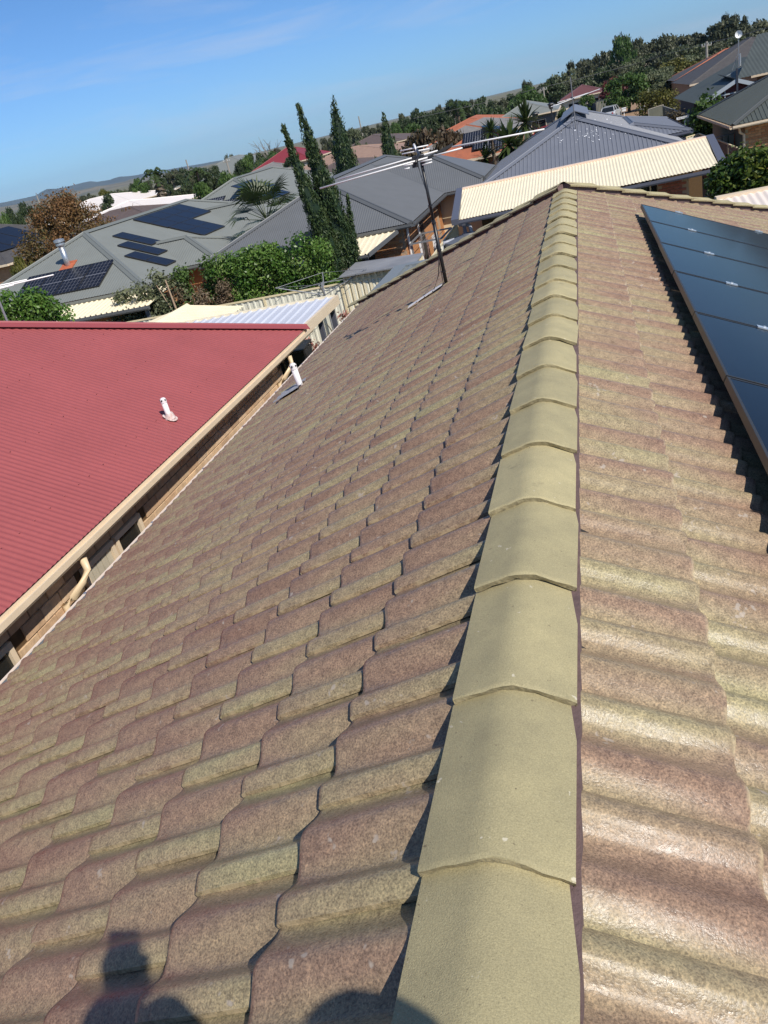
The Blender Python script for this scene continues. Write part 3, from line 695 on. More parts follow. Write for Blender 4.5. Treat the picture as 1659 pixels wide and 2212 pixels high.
# ------------------------------------------------------------------ roofs of the houses behind
def hip_roof(root, x0, x1, y0, y1, ze, pd, m, mc, axis='y', pitch=.09, amp=.014, gut=None, spp=4, faces='NESW', trap=False, capw=.14, open_start=False):
    t = tan(radians(pd)); e = []
    if axis == 'y':
        h = (x1-x0)/2; xm = (x0+x1)/2; zr = ze+h*t; a = np.array((xm, y0+h, zr)); b = np.array((xm, y1-h, zr))
    else:
        h = (y1-y0)/2; ym = (y0+y1)/2; zr = ze+h*t; a = np.array((x0 if open_start else x0+h, ym, zr)); b = np.array((x1-h, ym, zr))
    sw, se, ne, nw = [np.array(q, float) for q in ((x0, y0, ze), (x1, y0, ze), (x1, y1, ze), (x0, y1, ze))]
    if axis == 'y': F = {'S': [sw, se, a], 'E': [se, ne, b, a], 'N': [ne, nw, b], 'W': [nw, sw, a, b]}; hips = [(sw, a), (se, a), (ne, b), (nw, b)]
    else: F = {'S': [sw, se, b, a], 'E': [se, ne, b], 'N': [ne, nw, a, b], 'W': [nw, sw, a]}; hips = [(sw, a), (se, b), (ne, b), (nw, a)]
    D = {'S': ((1, 0, 0), (0, 1, t)), 'N': ((1, 0, 0), (0, -1, t)), 'E': ((0, 1, 0), (-1, 0, t)), 'W': ((0, 1, 0), (1, 0, t))}
    if open_start: F.pop('W', None); hips = [hips[1], hips[2]]
    for k, P in F.items():
        if k in faces: corr(P, D[k][0], D[k][1], pitch, amp, 'roof_sheeting', m, root, spp, trap)
        else: M().poly(P).make('roof_sheeting', m, root)
    up = np.array((0, 0, .02+amp*.6))
    capstrip(a+up, b+up, capw, mc, root, 'ridge_capping')
    for p, q in hips: capstrip(p+up, q+up, capw, mc, root, 'hip_capping')
    if gut:
        gutter((x0, y0, ze-.02), (x1, y0, ze-.02), gut, root, (0, -1, 0)); gutter((x1, y0, ze-.02), (x1, y1, ze-.02), gut, root, (1, 0, 0))
        if not open_start: gutter((x0, y0, ze-.02), (x0, y1, ze-.02), gut, root, (-1, 0, 0))
    return a, b
def walls(root, x0, x1, y0, y1, z, m, inset=.42): return M().box(x0+inset, x1-inset, y0+inset, y1-inset, 0, z-.05).make('wall', m, root)
m_olive = mat('olive_grey_sheet', (.205, .215, .195), .5, var=.05, vs=1.5)
m_olivec = mat('olive_grey_cap', (.17, .18, .165), .5)
m_char = mat('charcoal_sheet', (.135, .14, .145), .5, var=.05, vs=1.5)
m_charc = mat('charcoal_cap', (.11, .115, .12), .5)
m_blue = mat('blue_grey_sheet', (.165, .175, .205), .48, var=.05, vs=1.5)
m_bluec = mat('blue_grey_cap', (.15, .16, .19), .48)
m_ivy = mat('dark_green_sheet', (.075, .085, .075), .5, var=.08, vs=1.2)
m_ivyc = mat('dark_green_cap', (.065, .07, .068), .5)
m_orange = [mat('orange_brick_a', (.50, .24, .105), .9, var=.15, vs=9.), mat('orange_brick_b', (.44, .20, .09), .9, var=.15, vs=9.), mat('orange_brick_c', (.54, .29, .14), .9, var=.15, vs=9.)]
m_orangem = mat('pale_mortar', (.42, .30, .2), .95)
m_bluetrim = mat('slate_trim', (.10, .105, .135), .45)
m_gridw = mat('pv_line', (.42, .43, .46), .4)
m_grids = mat('pv_soft_line', (.16, .165, .19), .4)
m_gridd = mat('pv_dim_line', (.055, .06, .075), .35)

# --- olive-grey house with the solar arrays
t22 = tan(radians(22)); c22, s22 = cos(radians(22)), sin(radians(22))
nE, dE = np.array((s22, 0, c22)), np.array((c22, 0, -s22)); nS, dS = np.array((0, -s22, c22)), np.array((0, -c22, -s22))
olive = thing('olive_roof_house', (-18, 30, 0), 'house with olive grey hipped metal roof carrying staggered solar arrays', 'house')
hip_roof(olive, -22.5, -13.8, 23.3, 41., 2.5, 22, m_olive, m_olivec, 'y', .11, .010, gut=m_olivec)
hip_roof(olive, -16.2, -12.47, 26.43, 30.4, 2.5, 22, m_olive, m_olivec, 'x', .11, .010, gut=m_olivec, open_start=True)
hip_roof(olive, -17.2, -11.96, 32.6, 38.6, 2.5, 22, m_olive, m_olivec, 'x', .11, .010, gut=m_olivec, open_start=True)
walls(olive, -22.5, -13.8, 23.3, 41., 2.5, m_orange[0]); walls(olive, -16.2, -12.47, 26.43, 30.4, 2.5, m_orange[0]); walls(olive, -17.2, -11.96, 32.6, 38.6, 2.5, m_orange[0])
gS = 'four solar panels on the olive roof above the patio'
for i in range(4):
    xa = -19.42+i*.915
    pv_panel((xa, 25.27, 2.56+(25.27-23.3)*t22), (1, 0, 0), dS, nS, .90, 1.60, ['leftmost', 'second from left', 'third from left', 'rightmost'][i]+' gridded solar panel below the metal flue on the olive roof', gS, grid=(6, 8, m_grids))
def pvE(x, y, w, L, lbl, grp, xe=-13.8, k=(1, 2)): return pv_panel((x, y, 2.57+(xe-x)*t22), (0, 1, 0), dE, nE, w, L, lbl, grp, grid=(k[0], k[1], m_gridd))
for j, (xr, y0, n) in enumerate(((-17.88, 30.92, 4), (-16.42, 30.98, 2))):
    for i in range(n):
        for h in range(2):
            pvE(xr+h*.73, y0+i*1.12, 1.10, .775, '%s panel in the %s line of the largest solar array on the olive roof' % (['nearest', 'second nearest', 'third nearest', 'farthest'][i], ['top', 'second', 'third', 'lowest'][j*2+h]), 'panels of the largest olive roof array', k=(1, 1))
for j, (xr, y0) in enumerate(((-17.22, 27.95), (-16.5, 26.9), (-15.72, 25.85))):
    for h in range(2): pvE(xr+h*.755, y0, .80, .80, '%s panel in the %s step of the staircase solar array on the olive roof' % (['upper', 'lower'][h], ['top', 'middle', 'bottom'][j]), 'panels of the staircase array', k=(1, 1))
for j, (yy, xs) in enumerate(((26.2, (-15.1, -14.6)), (30.9, (-15.6, -15.2)))):
    for x in xs: pass
fb = on('B', 640, 705, nS, (0, 23.3, 2.5))
flue = thing('chimney_flue', fb, 'silver metal chimney flue with round cowl on the olive roof', 'flue')
M().tube([fb-np.array((0, 0, .2)), fb+np.array((0, 0, .72))], .10, 14).make('pipe', m_zinc, flue, smooth=True)
M().tube([fb+np.array((0, 0, .70)), fb+np.array((0, 0, .74)), fb+np.array((0, 0, .80))], [.13, .16, .16], 14).tube([fb+np.array((0, 0, .84)), fb+np.array((0, 0, .92)), fb+np.array((0, 0, .95))], [.19, .19, .08], 14).tube([fb+np.array((0, 0, .78)), fb+np.array((0, 0, .86))], .07, 10).make('cowl', m_zinc, flue)
M().ob(fb+nS*.03, (.28, 0, 0), dS*.26, nS*.012).make('red_flashing', mat('red_rubber', (.45, .12, .05), .6, var=.2, vs=8.), flue)
# patio lean-to in front of it
pat1 = thing('patio_roof', (-16, 22.5, 0), 'cream ribbed patio roof along the front of the olive house', 'patio roof')
corr([(-19.2, 21.7, 2.15), (-12.9, 21.7, 2.15), (-12.9, 23.35, 2.38), (-19.2, 23.35, 2.38)], (1, 0, 0), (0, 1, .14), .20, .03, 'roof_sheeting', m_cream, pat1, trap=True)
gutter((-19.2, 21.7, 2.15), (-12.9, 21.7, 2.15), m_charc, pat1, (0, -1, 0))
for x in (-19., -16., -13.1): M().box(x-.05, x+.05, 21.75, 21.85, 0, 2.12).make('post', m_charc, pat1)

# --- olive house further back
ol2 = thing('olive_roof_house', (-19, 48, 0), 'farther olive grey roofed house with two dark solar arrays and a brick gable', 'house')
hip_roof(ol2, -24.4, -15.2, 42.2, 58., 2.5, 23, m_olive, m_olivec, 'y', .15, .012, gut=m_olivec)
walls(ol2, -24.4, -15.2, 42.2, 58., 2.5, m_orange[1])
n23 = np.array((sin(radians(23)), 0, cos(radians(23)))); d23 = np.array((cos(radians(23)), 0, -sin(radians(23))))
for (pa, pb_, lab) in ((on('C', 930, 400, n23, (-15.2, 0, 2.6)), on('C', 1370, 360, n23, (-15.2, 0, 2.6)), 'upper'), (on('C', 1130, 475, n23, (-15.2, 0, 2.6)), on('C', 1480, 430, n23, (-15.2, 0, 2.6)), 'lower')):
    w = (pb_[1]-pa[1])/2
    for i in range(2): pv_panel((pa[0], pa[1]+i*w, pa[2]), (0, 1, 0), d23, n23, w-.02, 1.55, '%s solar panel of the %s dark array on the farther olive roof' % (['near', 'far'][i], lab), 'panels on the farther olive roof')
n23s = np.array((0, -sin(radians(23)), cos(radians(23)))); d23s = np.array((0, -cos(radians(23)), -sin(radians(23))))
for i, (x_, y_) in enumerate(((465, 600), (590, 575), (835, 575))):
    q = on('C', x_, y_, n23s, (0, 42.2, 2.56)); pv_panel(q, (1, 0, 0), d23s, n23s, [1.1, 1.55, 1.6][i], .95, ['small', 'middle', 'right hand'][i]+' black pool heating mat on the hip end of the farther olive roof', 'pool heating mats', grid=(10, 4, m_gridw))
apx = on('C', 1470, 465, (0, 1, 0), (0, 46.5, 0)); ea = on('C', 1315, 595, (0, 1, 0), (0, 46.5, 0)); hw = apx[0]-ea[0]
gp = M(); gp.slab([(apx[0]-hw*.92, 46.62, ea[2]+.05), (apx[0]+hw*.92, 46.62, ea[2]+.05), (apx[0], 46.62, apx[2]-.08)], (0, .2, 0)); gp.box(apx[0]-hw*.8, apx[0]+hw*.8, 46.62, 50, 0, ea[2]+.05); gp.make('brick_gable', mat('dark_brick', (.16, .08, .06), .9, var=.3, vs=12.), ol2)
for sg in (-1, 1):
    M().slab([(apx[0], 46.5, apx[2]), (apx[0]+sg*hw, 46.5, ea[2]), (apx[0]+sg*hw, 52, ea[2]), (apx[0], 52, apx[2])], (0, 0, .05)).make('gable_roof', m_olive, ol2)
    M().bar((apx[0]+sg*.01, 46.47, apx[2]-.06), (apx[0]+sg*hw, 46.47, ea[2]-.06), .05, .17).make('bargeboard', mat('pale_barge', (.72, .62, .5), .5), ol2)

# --- charcoal house, centre
char = thing('charcoal_roof_house', (-9, 32, 0), 'orange brick house with smooth charcoal metal roof behind the cypress trees', 'house')
hip_roof(char, -12.95, -5.25, 25.9, 44.5, 2.5, 21.8, m_char, m_charc, 'y', .085, .014, gut=m_charc)
tS = tan(radians(21.8)); nS2 = np.array((0, -sin(radians(21.8)), cos(radians(21.8)))); O2 = (0, 33.2, 2.5)
P3 = on(7, 520, 225, nS2, O2); E4 = on(7, 1300, 550, nS2, O2); E4b = E4+np.array((0, 0, 0)); El = on(7, 1285, 655, nS2, O2)
top = np.array((P3[0]-3.2, P3[1], P3[2]))
corr([(-5.25, 33.2, 2.5), (El[0], 33.2, 2.5), (E4[0], E4[1], E4[2]), P3, (-5.25-(P3[1]-33.2), P3[1], P3[2])], (1, 0, 0), (0, 1, tS), .085, .014, 'roof_sheeting', m_char, char)
bk = np.array((E4[0]+.05, E4[1]+5.0, E4[2])); 
M().poly([E4, bk, P3+np.array((0, .9, 0)), P3]).make('roof_sheeting', m_char, char)
capstrip(P3+np.array((0, 0, .03)), E4+np.array((0, 0, .03)), .14, m_charc, char, 'hip_capping')
capstrip(P3+np.array((-3., 0, .03)), P3+np.array((0, 0, .03)), .14, m_charc, char, 'ridge_capping')
M().bar((-5.3, 33.25, 2.53), (-9., 37., 2.5+3.7*tS+.03), .12, .02).make('valley_flashing', m_charc, char)
M().box(-5.6, E4[0]-.12, E4[1]+.05, E4[1]+5., 0, E4[2]-.06).make('wall', mat('cream_wall', (.74, .62, .42), .8), char)
gutter((-5.25, 33.2, 2.48), (El[0], 33.2, 2.48), m_charc, char, (0, -1, 0)); gutter((E4[0], E4[1], E4[2]-.02), (E4[0], E4[1]+5, E4[2]-.02), m_charc, char, (1, 0, 0))
wl = M().box(-12.5, -5.70, 26.35, 44., 0, 2.42).make('wall', m_orangem, char)
bricks(wl, (-5.70, 26.35, 0), (0, 1, 0), (1, 0, 0), 6.8, 2.40, .24, .10, m_orange, 150, lambda a, b, z0, z1: 2.9 < (a+b)/2 < 3.5 and z1 < 2.1, vis=lambda x, z: z > 1.0)
bricks(wl, (-7.9, 26.35, 0), (1, 0, 0), (0, -1, 0), 2.2, 2.40, .24, .10, m_orange, 90, None, vis=lambda x, z: z > .8)
M().box(-12.4, -5.6, 33.6, 36., 0, 2.42).make('wall', m_orange[0], char)
M().box(-5.72, -5.66, 29.25, 29.85, 0, 2.05).make('door', mat('door_shadow', (.05, .045, .04), .6), char)  # door slab in one even near-black brown
for y in (26.7, 28.6): M().tube([(-5.6, y, 2.4), (-5.62, y, 1.9), (-5.62, y, 0)], .045, 8).make('downpipe', mat('white_pipe', (.8, .78, .75), .4), char)
pv_panel(on('A', 0, 1095, np.array((0, -sin(radians(21.8)), cos(radians(21.8)))), (0, 25.9, 2.56)), (1, 0, 0), np.array((0, -cos(radians(21.8)), -sin(radians(21.8)))), np.array((0, -sin(radians(21.8)), cos(radians(21.8)))), 1.1, 1.3, 'dark solar panel on the charcoal roof half hidden by the cypress trees', None)
pq = on('2', 840, 1280, np.array((0, -sin(radians(21.8)), cos(radians(21.8)))), (0, 25.9, 2.56))
pv_panel(pq, (1, 0, 0), np.array((0, -cos(radians(21.8)), -sin(radians(21.8)))), np.array((0, -sin(radians(21.8)), cos(radians(21.8)))), 1.05, 1.2, 'solar panel on the charcoal roof just above the green hedge', None)
pat2 = thing('patio_roof', (-7.2, 25., 0), 'cream ribbed patio roof below the charcoal roof beside the cypress trees', 'patio roof')
corr([(-9.4, 23.95, 2.08), (-6.35, 23.95, 2.08), (-5.75, 25.9, 2.36), (-9.4, 25.9, 2.36)], (1, 0, 0), (0, 1, .143), .20, .03, 'roof_sheeting', m_cream, pat2, trap=True)
gutter((-9.4, 23.95, 2.08), (-6.35, 23.95, 2.08), m_charc, pat2, (0, -1, 0))
M().bar((-6.33, 23.9, 2.05), (-5.73, 25.9, 2.33), .05, .12).make('barge', m_charc, pat2)
for x in (-9.2, -7.4, -6.45): M().box(x-.05, x+.05, 24., 24.1, 0, 2.05).make('post', m_charc, pat2)
M().box(-9.3, -6.6, 25.6, 25.62, 0, 2.1).make('blind', m_dark, pat2)  # near-black sheet closing off the space below the patio roof

# --- blue-grey house with the cream patio roof, beyond the ridge
blue = thing('blue_roof_house', (0, 34, 0), 'house with ribbed blue grey hip roof beyond the end of the ridge', 'house')
hip_roof(blue, -3.75, 3.85, 30.55, 46., 2.55, 22, m_blue, m_bluec, 'y', .145, .020, gut=m_bluetrim, trap=True, capw=.16)
gb = np.array((.05, 34.35, 4.09))
gm = M(); gm.slab([(gb[0]-.4, 34.6, gb[2]-.15), (gb[0]+.4, 34.6, gb[2]-.15), (gb[0], 34.6, gb[2]+.22)], (0, .1, 0)); gm.make('gablet', m_bluec, blue)
for sg in (-1, 1): M().slab([(gb[0], 34.5, gb[2]+.23), (gb[0]+sg*.55, 34.5, gb[2]-.02), (gb[0]+sg*.55, 42, gb[2]-.02), (gb[0], 42, gb[2]+.23)], (0, 0, .03)).make('gablet_roof', m_blue, blue)
w1 = hip_roof(blue, .4, 4.3, 35.2, 44.5, 2.72, 15, m_blue, m_bluec, 'y', .145, .020, gut=m_bluetrim)
walls(blue, -3.75, 3.85, 30.55, 46., 2.55, mat('red_brown_brick', (.27, .10, .065), .9, var=.25, vs=10.))
b_ = on('D', 1015, 435, np.array((0, -s22, c22)), (0, 30.55, 2.55))
an2 = thing('television_antenna', b_, 'television antenna with splashed white droppings on the blue grey roof', 'antenna')
tp = b_+np.array((-.02, 0, 1.75))
M().tube([b_, tp], .02, 8).make('mast', mat('grey_mast', (.16, .16, .17), .5), an2); M().tube([b_+np.array((-.05, 0, .6)), b_+np.array((-.22, .1, -.02))], .010, 6).tube([b_+np.array((0, 0, .6)), b_+np.array((.14, .3, .1))], .010, 6).make('stay', mat('grey_mast', (.2, .2, .2)), an2)
def sp2(x, y, dy=0.):
    d = ray('D', x, y); return CAM+d*((b_[1]+dy-CAM[1])/d[1])
for p, q, dy in (((745, 195), (1280, 0), 0), ((815, 150), (1150, 45), .2), ((800, 180), (1000, 100), -.1)): M().tube([sp2(*p, dy), sp2(*q, dy)], .014, 6).make('element', m_alu, an2)
M().tube([sp2(960, 90, .3), sp2(1000, 115, -.3)], .02, 6).make('boom', m_bplas, an2)
dr = M()
for i in range(55):
    u_, v_ = random.gauss(.45, .65), random.gauss(-.5, .42); q = b_+np.array((u_, v_, v_*t22))+np.array((0, 0, .026)); r_ = random.uniform(.006, .017)
    dr.ob(q, (r_, 0, 0), (0, r_*random.uniform(1, 2.5), r_*.8), (0, 0, .002))
dr.make('droppings', mat('bird_dropping', (.75, .76, .78), .8), an2)['kind'] = 'stuff'
pat3 = thing('patio_roof', (0, 27, 0), 'long cream corrugated patio roof in front of the blue grey house', 'patio roof')
corr([(-3.60, 25.2, 2.38), (3.90, 25.45, 2.38), (4.02, 28.85, 2.90), (-3.86, 28.75, 2.90)], (1, .0, 0), (0, 1, .15), .098, .018, 'roof_sheeting', m_cream, pat3, spp=6)
M().bar((-3.86, 28.76, 2.935), (4.02, 28.86, 2.935), .26, .05).make('flashing', mat('peach_flashing', (.82, .62, .47), .45), pat3)
gutter((-3.62, 25.18, 2.37), (3.92, 25.43, 2.37), m_bluetrim, pat3, (0, -1, 0))
for p, q in (((-3.72, 25.05, 2.36), (-3.97, 28.8, 2.89)), ((4.03, 25.3, 2.36), (4.15, 28.9, 2.89))): M().bar(p, q, .22, .17).make('barge', m_bluetrim, pat3)
for x, y in ((-3.5, 25.3), (0., 25.4), (3.8, 25.5)): M().box(x-.05, x+.05, y, y+.1, 0, 2.3).make('post', m_bluetrim, pat3)
# the house wall in the shade of that patio, a brick pier and a glazed door
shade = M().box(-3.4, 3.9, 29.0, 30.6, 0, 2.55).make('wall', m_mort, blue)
for (k0, x0_, x1_, y_) in (('10', 700, 860, 190),):
    a_ = on('10', x0_, y_, (0, 1, 0), (0, 28.98, 0)); z_ = on('10', x1_, y_, (0, 1, 0), (0, 28.98, 0))
    window(blue, ((a_[0]+z_[0])/2, 28.97, 1.15), (1, 0, 0), (0, -1, 0), z_[0]-a_[0], 2.0, m_creamlt, m_glass, 'glazed_door')
m_redb = [mat('red_brick_a', (.34, .11, .07), .9, var=.2, vs=12.), mat('red_brick_b', (.28, .09, .06), .9, var=.2, vs=12.)]
pr0 = on('10', 985, 200, (0, 1, 0), (0, 26.4, 0)); pr1 = on('10', 1070, 200, (0, 1, 0), (0, 26.4, 0))
pier = thing('brick_pier', (pr0[0], 26.6, 0), 'red brick pier half in sunlight under the cream patio roof', 'pier')
pw = M().box(pr0[0]-.55, pr1[0], 26.42, 26.9, 0, 2.32).make('core', m_orangem, pier)
bricks(pw, (pr0[0]-.55, 26.42, 0), (1, 0, 0), (0, -1, 0), pr1[0]-pr0[0]+.55, 2.3, .23, .086, m_redb, 90, vis=lambda x, z: z > .9)

# --- small cream roof low at the right edge and the lemon tree are placed with the gardens
pat4 = thing('verandah_roof', (3.6, 18, 0), 'cream corrugated verandah roof at the right edge behind the tiled hip', 'verandah')
a_ = atz('10', 1270, 262, 2.5); b2_ = atz('10', 1659, 185, 2.5); c_ = atz('10', 1400, 275, 2.35); 
corr([(a_[0], a_[1], 2.5), (b2_[0]+2, b2_[1]+.1, 2.5), (b2_[0]+2, a_[1]-2.4, 2.1), (a_[0]+.1, a_[1]-2.4, 2.1)], (1, 0, 0), (0, -1, -.15), .15, .024, 'roof_sheeting', mat('pale_pink_sheet', (.78, .68, .60), .45), pat4, spp=5)
M().bar((a_[0], a_[1]+.05, 2.53), (b2_[0]+2, b2_[1]+.12, 2.53), .22, .06).make('flashing', m_creamlt, pat4)
for x in (a_[0]+.3, b2_[0]+1.5): M().box(x, x+.09, a_[1]-2.3, a_[1]-2.2, 0, 2.1).make('post', m_creamlt, pat4)

# --- cream brick house on the right
crm = thing('cream_brick_house', (9, 40, 0), 'yellow brick house with dark green metal roof at the right edge', 'house')
hip_roof(crm, 5.9, 17.5, 35.75, 45.4, 2.5, 23, m_ivy, m_ivyc, 'x', .16, .022, gut=m_creamlt, trap=True)
m_yb = [mat('yellow_brick_a', (.55, .42, .20), .9, var=.12, vs=9.), mat('yellow_brick_b', (.48, .36, .17), .9, var=.12, vs=9.), mat('yellow_brick_c', (.60, .47, .25), .9, var=.12, vs=9.)]
yw = M().box(6.45, 17., 36.35, 45, 0, 2.42).make('wall', mat('yellow_mortar', (.40, .33, .2), .95), crm)
bricks(yw, (6.45, 36.35, 0), (1, 0, 0), (0, -1, 0), 4., 2.38, .24, .10, m_yb, 260, lambda a, b, z0, z1: 1.95 < (a+b)/2 < 2.1)
M().box(8.42, 8.52, 36.30, 36.33, 0, 2.3).make('downpipe', m_creamlt, crm); M().tube([(6.2, 36.2, 2.4), (6.25, 36.25, 2.15), (6.40, 36.28, 2.05), (6.40, 36.28, 0)], .05, 8).make('downpipe', m_creamlt, crm)
M().box(6.0, 17.4, 35.85, 36.35, 2.36, 2.40).make('soffit', m_creamlt, crm); M().box(6.0, 6.45, 35.85, 45.3, 2.36, 2.40).make('soffit', m_creamlt, crm)

# --- big gabled house behind it
gab = thing('gabled_house', (11, 60, 0), 'dark green roofed house with timber gables and white boat under the nearest', 'house')
A1 = on('E', 1275, 670, (0, 1, 0), (0, 53, 0)); e1 = np.array((6.86, 53.1, 2.5)); hw1 = A1[0]-e1[0]; sl1 = (A1[2]-e1[2])/hw1
A2 = on('E', 1590, 375, (0, 1, 0), (0, 60, 0))
# long west slope rising to the high gable
tw = (A2[2]-2.5)/(A2[0]-6.86)
corr([(6.86, 53.1, 2.5), (A1[0], 53.1, 2.5+(A1[0]-6.86)*tw), (A2[0], 60, A2[2]), (A2[0], 67.2, A2[2]), (6.86, 67.2, 2.5)], (0, 1, 0), (1, 0, tw), .16, .02, 'roof_sheeting', m_ivy, gab)
corr([(A2[0], 60, A2[2]), (A2[0], 67.2, A2[2]), (2*A2[0]-6.86, 67.2, 2.5), (2*A2[0]-6.86, 60, 2.5)], (0, 1, 0), (-1, 0, tw), .16, .02, 'roof_sheeting', m_ivy, gab)
corr([(A1[0], 53.1, A1[2]), (A1[0]+6, 53.1, A1[2]-.9), (A1[0]+6, 60., A1[2]+.6), (A2[0]-.4, 60., A2[2]-.5)], (1, 0, 0), (0, 1, .3), .2, .025, 'roof_sheeting', m_ivy, gab)
m_barge = mat('blue_white_barge', (.38, .42, .46), .5); m_gwall = mat('dark_red_panel', (.11, .025, .025), .7)
def gable(ax, az, y, hw, dz, wallm):
    M().slab([(ax-hw, y+.3, az-dz), (ax+hw, y+.3, az-dz), (ax, y+.3, az-.05)], (0, .1, 0)).make('gable_panel', wallm, gab)
    for sg in (-1, 1): M().bar((ax, y, az-.06), (ax+sg*hw, y, az-dz-.06), .06, .2).make('bargeboard', m_barge, gab)
    M().box(ax-.05, ax+.05, y-.08, y+.02, az-dz*.9, az+.55).make('finial', mat('navy_finial', (.03, .035, .05), .5), gab)
    for k in (-.55, -.3, .3, .55): M().box(ax+k*hw-.03, ax+k*hw+.03, y+.2, y+.28, az-dz*.95, az-abs(k)*dz-.1).make('batten', m_barge, gab)
    M().box(ax-hw*.75, ax+hw*.75, y+.16, y+.26, az-dz*.8, az-dz*.72).make('collar_tie', m_barge, gab)
gable(A1[0], A1[2], 53.05, hw1, A1[2]-2.5, m_gwall); gable(A2[0], A2[2], 59.95, 2.4, 2.4*tw, mat('white_gable', (.7, .7, .7), .6))
M().slab([(A1[0], 53.1, A1[2]), (A1[0]+hw1, 53.1, 2.5), (A1[0]+hw1, 60, 2.5), (A1[0], 60, A1[2]+.2)], (0, 0, .04)).make('roof_sheeting', m_ivy, gab)
M().box(7.3, 2*A2[0]-7.3, 59, 66.8, 0, 2.45).make('wall', mat('dark_wall', (.10, .07, .06), .9), gab)
for x in (6.98, A1[0]+hw1-.2): M().box(x, x+.12, 53.3, 53.42, 0, 2.45).make('post', m_barge, gab)
pc = on('E', 1312, 350, (0, 1, 0), (0, 61, 0)); M().tube([(pc[0], 61, pc[2]-.7), (pc[0], 61, pc[2])], .05, 8).make('flue', m_zinc, gab)

m_boat = mat('boat_white', (.82, .82, .80), .3)
bo = on('E', 1250, 870, (0, 1, 0), (0, 54.5, 0))
boat = thing('trailer_boat', (bo[0], 54.5, 0), 'white trailer boat with a framed windscreen stored under the gabled carport', 'boat')
hl = M(); secs = [(-1.9, .42, .55), (-1.0, .50, .62), (0., .50, .62), (1.0, .46, .58), (1.7, .28, .42), (2.1, .03, .20)]
vs = []
for x, w, h in secs:
    for (yy, zz) in ((-w, 0), (-w*.95, -h*.35), (-w*.5, -h*.8), (0, -h), (w*.5, -h*.8), (w*.95, -h*.35), (w, 0)): vs.append((bo[0]+x, 54.5+yy, bo[2]+zz+(.12 if x > 1.5 else 0)))
fs = [(i*7+k, i*7+k+1, i*7+k+8, i*7+k+7) for i in range(5) for k in range(6)]+[tuple(i*7 for i in range(6))+tuple(i*7+6 for i in range(5, -1, -1)), tuple(range(7))]
hl.add(vs, fs); hl.make('hull', m_boat, boat, smooth=False)
ws_ = M(); ws_.slab([(bo[0]-1.0, 54.1, bo[2]), (bo[0]+.9, 54.1, bo[2]), (bo[0]+.4, 54.2, bo[2]+.42), (bo[0]-.9, 54.2, bo[2]+.42)], (0, .05, 0)).make('windscreen', mat('pale_screen', (.55, .62, .64), .15), boat)
fr_ = M(); fr_.bar((bo[0]-1., 54.08, bo[2]), (bo[0]-.9, 54.18, bo[2]+.44), .05, .05).bar((bo[0]+.9, 54.08, bo[2]), (bo[0]+.4, 54.18, bo[2]+.44), .05, .05).bar((bo[0]-.92, 54.18, bo[2]+.44), (bo[0]+.42, 54.18, bo[2]+.44), .05, .05).bar((bo[0]-.2, 54.08, bo[2]), (bo[0]-.25, 54.18, bo[2]+.44), .04, .04); fr_.make('windscreen_frame', m_bplas, boat)
tl = M(); tl.box(bo[0]-1.6, bo[0]+2.2, 54.2, 54.28, bo[2]-.75, bo[2]-.66).box(bo[0]-1.6, bo[0]+2.2, 54.72, 54.8, bo[2]-.75, bo[2]-.66)
for yy in (54.05, 54.95):
    tl.tube([(bo[0]-.4, yy-.08, max(.3, bo[2]-1.2)), (bo[0]-.4, yy+.08, max(.3, bo[2]-1.2))], .3, 14)
for x in (-1.4, 0., 1.6): tl.box(bo[0]+x, bo[0]+x+.08, 54.4, 54.6, 0, bo[2]-.7)
tl.make('trailer', m_bplas, boat)
# ------------------------------------------------------------------ gardens between the houses
m_fcream = mat('fence_cream', (.76, .74, .62), .5, var=.05, vs=3.); m_fpost = mat('fence_post_cream', (.78, .66, .42), .5)
m_fgrey = mat('fence_grey', (.20, .185, .16), .6, var=.08, vs=3.); m_fgp = mat('fence_post_grey', (.36, .33, .28), .55)
m_folive = mat('fence_olive', (.115, .12, .095), .6, var=.1, vs=3.)
def fence(p, q, h, label, mp_, mpo, pw=2.35, rib=.19, group=None):
    p, q = np.array(p, float), np.array(q, float); L = np.linalg.norm(q-p); d = (q-p)/L; nn_ = np.array((d[1], -d[0], 0)); up = np.array((0, 0, 1.))
    t = thing('metal_fence', p, label, 'fence', group); n = max(1, round(L/pw)); w = L/n
    for i in range(n+1): M().ob(p+d*(i*w)+up*h/2, d*.032, nn_*.03, up*h/2).make('post', mpo, t)
    for i in range(n):
        m_ = M(); a0 = i*w+.035; us = []; x = a0
        while x < (i+1)*w-.035:
            for f_, o_ in ((0, 0), (.55, 0), (.66, 1), (.89, 1)):
                xx = x+f_*rib
                if xx < (i+1)*w-.034: us.append((xx, o_))
            x += rib
        us.append(((i+1)*w-.035, 0)); vs = []
        for x, o_ in us:
            b_ = p+d*x+nn_*(.022*o_-.008); vs += [b_+up*.04, b_+up*(h-.03)]
        m_.add(vs, [(2*k, 2*k+2, 2*k+3, 2*k+1) for k in range(len(us)-1)]); m_.make('infill_sheet', mp_, t)
        M().ob(p+d*((i+.5)*w)+up*(h-.02), d*(w/2-.033), nn_*.026, up*.022).make('rail', mpo, t)
    return t
fence((-16.3, 21.5, 0), (-4.2, 21.4, 0), 1.82, 'long cream metal fence behind the white carport with leaf shadows', m_fcream, m_fpost)
fence((-4.2, 21.4, 0), (-4.3, 29., 0), 1.82, 'cream metal side fence leading to the rainwater tank', m_fcream, m_fpost)
fence((5.87, 31., 0), (5.72, 41.2, 0), 1.85, 'brown grey metal fence below the yellow brick house', m_fgrey, m_fpost)
fj0, fj1, fj2 = atz('J', 1120, 600, 1.9), atz('J', 1400, 520, 1.9), atz('J', 1590, 600, 1.9)
